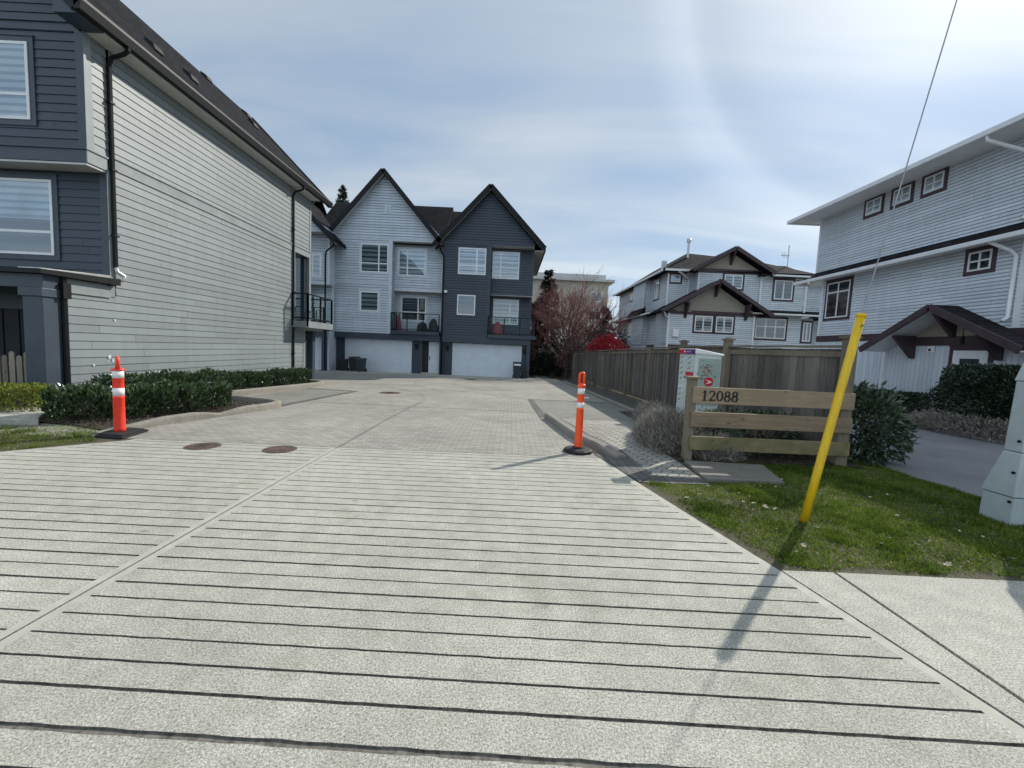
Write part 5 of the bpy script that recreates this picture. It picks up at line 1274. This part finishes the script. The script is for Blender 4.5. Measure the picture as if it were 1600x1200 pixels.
for q, (x, y, s) in enumerate(((11.35, 11.35, .3), (11.6, 11.6, .26), (11.9, 11.75, .28))):
    o = empty('landscape_block', (x, y, 0), ('stacked tan landscape block nearest the asphalt by the white door', 'middle tan landscape block beside the white door', 'tan landscape block closest to the white door')[q], 'stone block', 'landscape blocks by the white door')
    mb = MB(); mb.hexa([(x - s * .5, y - s * .5, 0), (x + s * .45, y - s * .5, 0), (x + s * .5, y + s * .5, 0), (x - s * .5, y + s * .45, 0), (x - s * .45, y - s * .45, .3), (x + s * .42, y - s * .48, .32), (x + s * .45, y + s * .45, .31), (x - s * .48, y + s * .42, .3)]); mb.build('block', m['stone'], o, bevel=.03)

# trees
def branch(mb, p, d, L, r, depth, up, spread, tips):
    n = 3; pts = [p]; q = p; dd = d
    for i in range(n):
        dd = (dd + rdir() * .16 + V((0, 0, up))).normalized(); q = q + dd * (L / n); pts.append(q)
    mb.cr = min(1, max(0, random.gauss(.25 + .25 * (4 - depth), .2))) if depth < 4 else .1
    mb.tube(pts, [r, r * .85, r * .72, r * .6], 3 if depth < 3 else 6, cap=False)
    if depth == 0: return
    for i in range(tips[depth]):
        b = pts[random.choice((1, 2, 3, 3))]; nd = (dd + rdir() * spread).normalized(); branch(mb, b, nd, L * U(.55, .85), r * .6, depth - 1, up, spread, tips)
def bare_tree(label, c, h, seed, mat, tips, spread=.75, L0=1.9, n0=7):
    random.seed(seed); o = empty('bare_tree', c, label, 'tree'); tr = MB(); cr = MB()
    tr.tube([V(c) + V((0, 0, -.2)), V(c) + V((.05, 0, h * .12)), V(c) + V((0, .05, h * .24))], [.17, .14, .12], 10); tr.build('trunk', m['bark'], o, smooth=True)
    for i in range(n0):
        a = i * 6.283 / n0 + U(-.3, .3); s = V(c) + V((0, 0, h * U(.1, .24))); branch(cr, s, V((math.cos(a) * .8, math.sin(a) * .8, U(.45, 1.1))).normalized(), L0 * U(.85, 1.15), .055, 4, .1, spread, tips)
    cr.build('crown', mat, o); return o
bare_tree('bare tree with a dense haze of reddish twigs behind the far fence', (4.4, 31.5, -.4), 8.2, 12, m['twig'], {4: 5, 3: 5, 2: 4, 1: 3}, .66, 2.45, 10)
def conifer(label, c, h, r, seed, n=3200):
    random.seed(seed); o = empty('conifer', c, label, 'tree'); tr = MB(); tr.tube([V(c), V(c) + V((0, 0, h * .98))], [.2 + h * .008, .02], 8); tr.build('trunk', m['bark'], o)
    mb = MB(); nb = int(h * 13)
    for i in range(nb):
        t = (i + RND()) / nb; z = h * (.06 + .92 * t); rr = r * (1 - t) ** .8 * U(.7, 1.12) + .12; a = U(0, 6.28); d = V((math.cos(a), math.sin(a), -.22 + .5 * t))
        k = max(8, int(n / nb))
        tone = min(1, max(0, random.gauss(.5, .2)))
        for j in range(k):
            f = ((j + RND()) / k) ** .7; q = V(c) + V((0, 0, z)) + d * rr * f + V((U(-.1, .1), U(-.1, .1), -.25 * f * f * rr + U(-.08, .08))) + d.cross(V((0, 0, 1))) * U(-.28, .28) * rr * (1 - f * .5)
            mb.cr = min(1, max(0, tone + U(-.2, .2))); leaf(mb, q, (d + rdir() * .7 + V((0, 0, -.2))).normalized(), rdir(), U(.2, .42), U(.07, .14))
    mb.build('crown', m['conifer'], o); return o
conifer('dark conifer rising behind the right corner of the navy townhouse', (3.0, 35.5, -.6), 8.9, 1.7, 4, 7000)
conifer('pointed conifer tip showing over the left roof ridge', (-19.9, 50, -.7), 20.3, 2.6, 6, 9000)
conifer('dark conifer between the navy townhouse and the bare red tree', (2.0, 39.5, -.6), 6.6, 1.8, 9, 5500)
conifer('lower conifer at the left corner of the house behind the fence', (9.7, 44, -.6), 7.0, 1.7, 15, 4500)
blob_shrub('dark_bush', 'dark evergreen bush under the bare tree at the back of the side yard', 'shrub', (2.9, 38.2, 1.2), (1.6, 1.2, 2.4), 5200, m['bushdark'], .17, .09)
blob_shrub('dark_bush', 'dark evergreen bush below the bare red tree crown, over the fence', 'shrub', (6.3, 35, 1.5), (2.2, 1.4, 2.4), 6500, m['bushdark'], .17, .09)
blob_shrub('dark_bush', 'dark evergreen bush beside the left wall of the house behind the fence', 'shrub', (9.2, 39, 1.6), (1.9, 1.4, 2.6), 5200, m['bushdark'], .17, .09)
blob_shrub('dark_bush', 'low purplish brown bush over the fence, left of the red shrub', 'shrub', (4.9, 30.2, 1.2), (1.5, .8, 1.15), 4200, m['twig'], .16, .04)
blob_shrub('red_shrub', 'bright red leaved shrub showing above the far fence', 'shrub', (6.75, 29.3, 1.4), (1.35, .9, 1.35), 3800, m['redleaf'], .2, .07)

# ================================================================ lawn
def inside(p, poly):
    c = False
    for i in range(len(poly)):
        a = poly[i]; b = poly[i - 1]
        if (a[1] > p[1]) != (b[1] > p[1]) and p[0] < (b[0] - a[0]) * (p[1] - a[1]) / (b[1] - a[1]) + a[0]: c = not c
    return c
lawnR = [(1.76, 5.16), (1.95, 4.1), (2.2, 3.1), (2.6, 3.11), (5.96, 3.06), (5.97, 5.2), (5.94, 6.5), (5.5, 6.9), (2.8, 6.35), (3.86, 6.22), (3.65, 5.31), (2.6, 5.31), (2.6, 5.17)]
lawnL = [(-6.42, 6.5), (-5.95, 6.1), (-6.5, 5.36), (-7.6, 4.45), (-9, 3.55), (-13, 3.4), (-13, 6.15), (-7.8, 6.9), (-7.0, 7.1), (-6.4, 7.0)]
sheet('lawn', [(1.64, 5.17), (2.08, 3.06), (5.97, 3.02), (5.97, 6.5), (5.5, 6.9), (2.6, 6.4), (2.6, 5.2)], -.004, m['lawn_soil'])
sheet('lawn', [(-5.5, 6.14), (-5.6, 6.05), (-6.42, 5.25), (-7.55, 4.3), (-9, 3.35), (-13, 3.4), (-13, 7.2), (-7.2, 7.2), (-6.2, 6.9)], -.004, m['lawn_soil'])
def blades(name, poly, n, seed, dens):
    random.seed(seed); mb = MB(); xs = [p[0] for p in poly]; yy = [p[1] for p in poly]; x0, x1, y0, y1 = min(xs), max(xs), min(yy), max(yy)
    tufts = [(U(x0, x1), U(y0, y1), U(.05, .16), U(.3, 1)) for _ in range(int((x1 - x0) * (y1 - y0) * 5))]
    c = 0
    while c < n:
        if RND() < .35:
            t = random.choice(tufts); p = (random.gauss(t[0], t[2]), random.gauss(t[1], t[2])); hk = 1 + 1.1 * t[3]
        else: p = (U(x0, x1), U(y0, y1)); hk = 1
        if not inside(p, poly): continue
        if name == 'grass' and p[0] < 5 and p[0] > 0:
            e = min(p[0] - edge_x(ER, max(-.5, min(6.4, p[1]))), (p[1] - 3.08) * 1.2); nz = .05 + .07 * (1 + math.sin(p[0] * 8 + p[1] * 5) + .6 * math.sin(p[1] * 19))
            if e < nz and RND() > .25 * e / nz: continue
        n_ = mnoise.noise(V((p[0] * 2.3, p[1] * 2.3, seed))) + .6 * mnoise.noise(V((p[0] * 7, p[1] * 7, seed + 3)))
        if n_ > dens + RND() * .8: continue
        hk *= 1 + .5 * mnoise.noise(V((p[0] * 4, p[1] * 4, seed + 9)))
        c += 1; L = U(.012, .03) * hk; a = U(0, 6.28); wv = U(.0026, .0052); tilt_ = U(.3, 1.5) * L
        mb.cr = min(1, max(0, random.gauss(.47, .2) + .3 * mnoise.noise(V((p[0] * 1.7, p[1] * 1.7, 40 + seed))) + .25 * mnoise.noise(V((p[0] * 9, p[1] * 9, 50))) - (.2 if hk > 1.4 else 0) + (.4 if RND() < .06 else 0)))
        dx, dy = math.cos(a), math.sin(a); b = U(0, 6.28)
        k = len(mb.v); mb.v += [(p[0] - dx * wv, p[1] - dy * wv, -.002), (p[0] + dx * wv, p[1] + dy * wv, -.002), (p[0] + math.cos(b) * tilt_, p[1] + math.sin(b) * tilt_, L)]
        mb.f.append((k, k + 1, k + 2)); mb.m.append(0); mb.r.append(mb.cr)
    tag(mb.build(name, m['grass']), kind='stuff')
blades('grass', lawnR, 105000, 5, .25)
blades('grass', lawnL, 44000, 6, .4)
# bark chips on the planter soil
random.seed(15); mb = MB(); bedp = [(-8.9, 7.4), (-6.6, 6.75), (-6.1, 7.6), (-5.85, 8.5), (-5.65, 9.8), (-7.4, 10.6), (-7.8, 16.7), (-8.9, 16.7)]
for _ in range(9000):
    x = U(-9, -5.6); y = U(6.7, 11) if RND() < .8 else U(11, 16.8)
    if not inside((x, y), bedp): continue
    mb.cr = RND(); leaf(mb, V((x, y, zg(y) + .03 + U(0, .03))), rdir(-.3), rdir(), U(.02, .07), U(.01, .025))
m['chip'] = leaf_mat('bark chip', [(0, (.015, .011, .008)), (.7, (.06, .045, .032)), (1, (.14, .11, .08))], .9)
tag(mb.build('bark_mulch', m['chip']), kind='stuff')
random.seed(16); mb = MB()
for _ in range(3500):
    x = U(2.7, 5.3); y = U(6.32, 7.6); mb.cr = RND(); leaf(mb, V((x, y, .03 + U(0, .02))), rdir(-.3), rdir(), U(.02, .07), U(.01, .025))
tag(mb.build('bark_mulch', m['chip']), kind='stuff')
# dry leaves lying on the lawn
random.seed(77)
spots = [(2.75, 4.5), (2.82, 4.42), (2.9, 4.36), (2.66, 4.55), (3.3, 4.75), (2.2, 4.85), (2.3, 4.6), (4.15, 4.3), (4.2, 4.22), (4.1, 4.4), (3.35, 3.6), (4.2, 3.45), (4.3, 3.4), (3.6, 3.25), (4.7, 3.9), (3.0, 3.9), (2.05, 4.6), (3.7, 5.5), (4.3, 5.6), (2.5, 5.05), (3.4, 5.15), (5.0, 4.6), (3.9, 3.7), (2.6, 3.5)]
for _ in range(60):
    x, y = U(2.0, 5.2), U(3.2, 5.2)
    if x > edge_x(ER, y) + .08: spots.append((x, y))
lf = None
for (x, y) in spots:
    if lf is None:
        mb = MB(); mb.cr = .7
        pts = [(.0, -.05), (.03, -.03), (.022, -.005), (.045, .01), (.02, .02), (.012, .05), (-.006, .028), (-.035, .03), (-.025, .004), (-.04, -.02), (-.014, -.02)]
        n = len(pts); mb.faces([(a, b, .012 + 4 * a * a + U(0, .008)) for a, b in pts] + [(0, 0, .004)], [(i, (i + 1) % n, n) for i in range(n)])
        lf = mb.build('fallen_leaf', m['dry'], None); o = lf
    else:
        o = lf.copy(); COL.objects.link(o)
    o.location = (x, y, .02); o.rotation_euler = (U(-.4, .4), U(-.4, .4), U(0, 6)); s = U(.35, .85) if (x, y) in spots[:24] else U(.15, .45); o.scale = (s, s * U(.5, 1), s)
    tag(o, 'small pale dry leaf lying on the grass around the yellow guard', 'leaf', 'dry leaves scattered on the lawn')

# ================================================================ sky, sun, camera
sun_dir = V((1.34, 1.22, 1.295)).normalized()
el = math.asin(sun_dir.z); az = math.atan2(sun_dir.x, sun_dir.y)
W = bpy.data.worlds.new('World'); SC.world = W; W.use_nodes = True
nt = W.node_tree; bg = nt.nodes['Background']; N = nt.nodes.new; LK = nt.links.new
sky = N('ShaderNodeTexSky'); sky.sky_type = 'NISHITA'; sky.sun_disc = False; sky.sun_elevation = el; sky.sun_rotation = az
sky.air_density = 1.0; sky.dust_density = .4; sky.ozone_density = 1.0
def mth(op, a, b=None, cl=False):
    q = N('ShaderNodeMath'); q.operation = op; q.use_clamp = cl
    for i, v_ in enumerate((a, b)):
        if v_ is None: continue
        if isinstance(v_, (int, float)): q.inputs[i].default_value = v_
        else: LK(v_, q.inputs[i])
    return q.outputs[0]
tc = N('ShaderNodeTexCoord'); nrm = N('ShaderNodeVectorMath'); nrm.operation = 'NORMALIZE'; LK(tc.outputs['Generated'], nrm.inputs[0])
sep = N('ShaderNodeSeparateXYZ'); LK(nrm.outputs[0], sep.inputs[0])
zc = mth('ADD', mth('MAXIMUM', sep.outputs['Z'], 0.0), .16)
cv = N('ShaderNodeCombineXYZ'); LK(mth('DIVIDE', sep.outputs['X'], zc), cv.inputs[0]); LK(mth('DIVIDE', sep.outputs['Y'], zc), cv.inputs[1])
mp = N('ShaderNodeMapping'); mp.inputs['Rotation'].default_value = (0, 0, math.radians(-24)); mp.inputs['Scale'].default_value = (.42, 1.5, 1); mp.inputs['Location'].default_value = (1.7, .4, 0); LK(cv.outputs[0], mp.inputs[0])
n1 = N('ShaderNodeTexNoise'); n1.inputs['Scale'].default_value = 1.35; n1.inputs['Detail'].default_value = 6; n1.inputs['Roughness'].default_value = .5; n1.inputs['Distortion'].default_value = .5; LK(mp.outputs[0], n1.inputs['Vector'])
n2 = N('ShaderNodeTexNoise'); n2.inputs['Scale'].default_value = .55; n2.inputs['Detail'].default_value = 4; LK(cv.outputs[0], n2.inputs['Vector'])
cl = mth('ADD', mth('MULTIPLY', n1.outputs['Fac'], .6), mth('MULTIPLY', n2.outputs['Fac'], .4))
mr = N('ShaderNodeMapRange'); mr.inputs['From Min'].default_value = .38; mr.inputs['From Max'].default_value = .62; mr.inputs['To Min'].default_value = .12; mr.inputs['To Max'].default_value = .95; LK(cl, mr.inputs['Value'])
# angle to the sun: broad veil glow and the 22 degree ice halo of the thin cloud
dt = N('ShaderNodeVectorMath'); dt.operation = 'DOT_PRODUCT'; LK(nrm.outputs[0], dt.inputs[0]); dt.inputs[1].default_value = sun_dir
ang = mth('MULTIPLY', mth('ARCCOSINE', dt.outputs['Value']), 180 / math.pi)
glow = mth('POWER', 2.718, mth('MULTIPLY', mth('DIVIDE', ang, 11), -1))
def ring_(c, w, sgn=None):
    d = mth('DIVIDE', mth('SUBTRACT', ang, c), w); return mth('POWER', 2.718, mth('MULTIPLY', mth('MULTIPLY', d, d), -1))
vr = N('ShaderNodeValToRGB'); el_ = vr.color_ramp.elements
el_[0].position = 0; el_[0].color = (.32, .475, .70, 1); el_[1].position = 1; el_[1].color = (.80, .86, .88, 1)
LK(mr.outputs[0], vr.inputs[0])
veil = vr.outputs[0]
def vmul(c, f):
    q = N('ShaderNodeVectorMath'); q.operation = 'SCALE'; LK(c, q.inputs[0])
    if isinstance(f, (int, float)): q.inputs['Scale'].default_value = f
    else: LK(f, q.inputs['Scale'])
    return q.outputs[0]
def vadd(a, b):
    q = N('ShaderNodeVectorMath'); q.operation = 'ADD'; LK(a, q.inputs[0]); LK(b, q.inputs[1]); return q.outputs[0]
def colv(c):
    q = N('ShaderNodeRGB'); q.outputs[0].default_value = (*c, 1); return q.outputs[0]
SKYK, VEILK = .034, .65
hz = mth('POWER', mth('SUBTRACT', 1.0, mth('MAXIMUM', sep.outputs['Z'], 0.0)), 6)
lum = mth('ADD', mth('ADD', VEILK, mth('MULTIPLY', glow, .62)), mth('MULTIPLY', hz, .1))
# added brightness in the unseen sky behind and left, lifting the shaded fronts
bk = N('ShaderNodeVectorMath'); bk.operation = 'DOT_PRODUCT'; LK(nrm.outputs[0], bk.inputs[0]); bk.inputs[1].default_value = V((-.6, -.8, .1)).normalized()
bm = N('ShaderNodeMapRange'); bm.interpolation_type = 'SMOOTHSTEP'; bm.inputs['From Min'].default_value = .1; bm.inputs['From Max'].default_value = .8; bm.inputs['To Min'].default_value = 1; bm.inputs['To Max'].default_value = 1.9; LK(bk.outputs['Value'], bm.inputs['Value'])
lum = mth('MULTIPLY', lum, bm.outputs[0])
tot = vadd(vmul(sky.outputs[0], SKYK), vmul(veil, lum))
tot = vadd(tot, vmul(colv((1, .93, .84)), mth('MULTIPLY', ring_(22.6, .9), .05)))
tot = vadd(tot, vmul(colv((.95, .97, 1)), mth('MULTIPLY', ring_(24.2, 1.6), .065)))
tot = vadd(tot, vmul(colv((1, 1, 1)), mth('MULTIPLY', ring_(19.8, 1.9), -.035)))
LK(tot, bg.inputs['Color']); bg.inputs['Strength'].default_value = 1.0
sl = bpy.data.lights.new('sun', 'SUN'); sl.energy = 4.6; sl.angle = math.radians(.6); sl.color = (1, .945, .85)
so = bpy.data.objects.new('sun', sl); COL.objects.link(so); so.rotation_euler = sun_dir.to_track_quat('Z', 'Y').to_euler()
cam = bpy.data.cameras.new('camera'); co = bpy.data.objects.new('camera', cam); COL.objects.link(co)
cam.sensor_width = 36; cam.lens = 36 * 660 / 1600; cam.clip_end = 3000; cam.clip_start = .05
pitch, yaw, roll = .08286, -.00818, .044
co.matrix_world = Matrix.Translation((0, 0, 1.6)) @ Matrix.Rotation(yaw, 4, 'Z') @ Matrix.Rotation(math.pi / 2 - pitch, 4, 'X') @ Matrix.Rotation(roll, 4, 'Z')
SC.camera = co
vs_ = SC.view_settings; vs_.view_transform = 'Standard'; vs_.look = 'None'; vs_.exposure = 0; vs_.gamma = 1
SC.cycles.max_bounces = 8; SC.cycles.transparent_max_bounces = 12
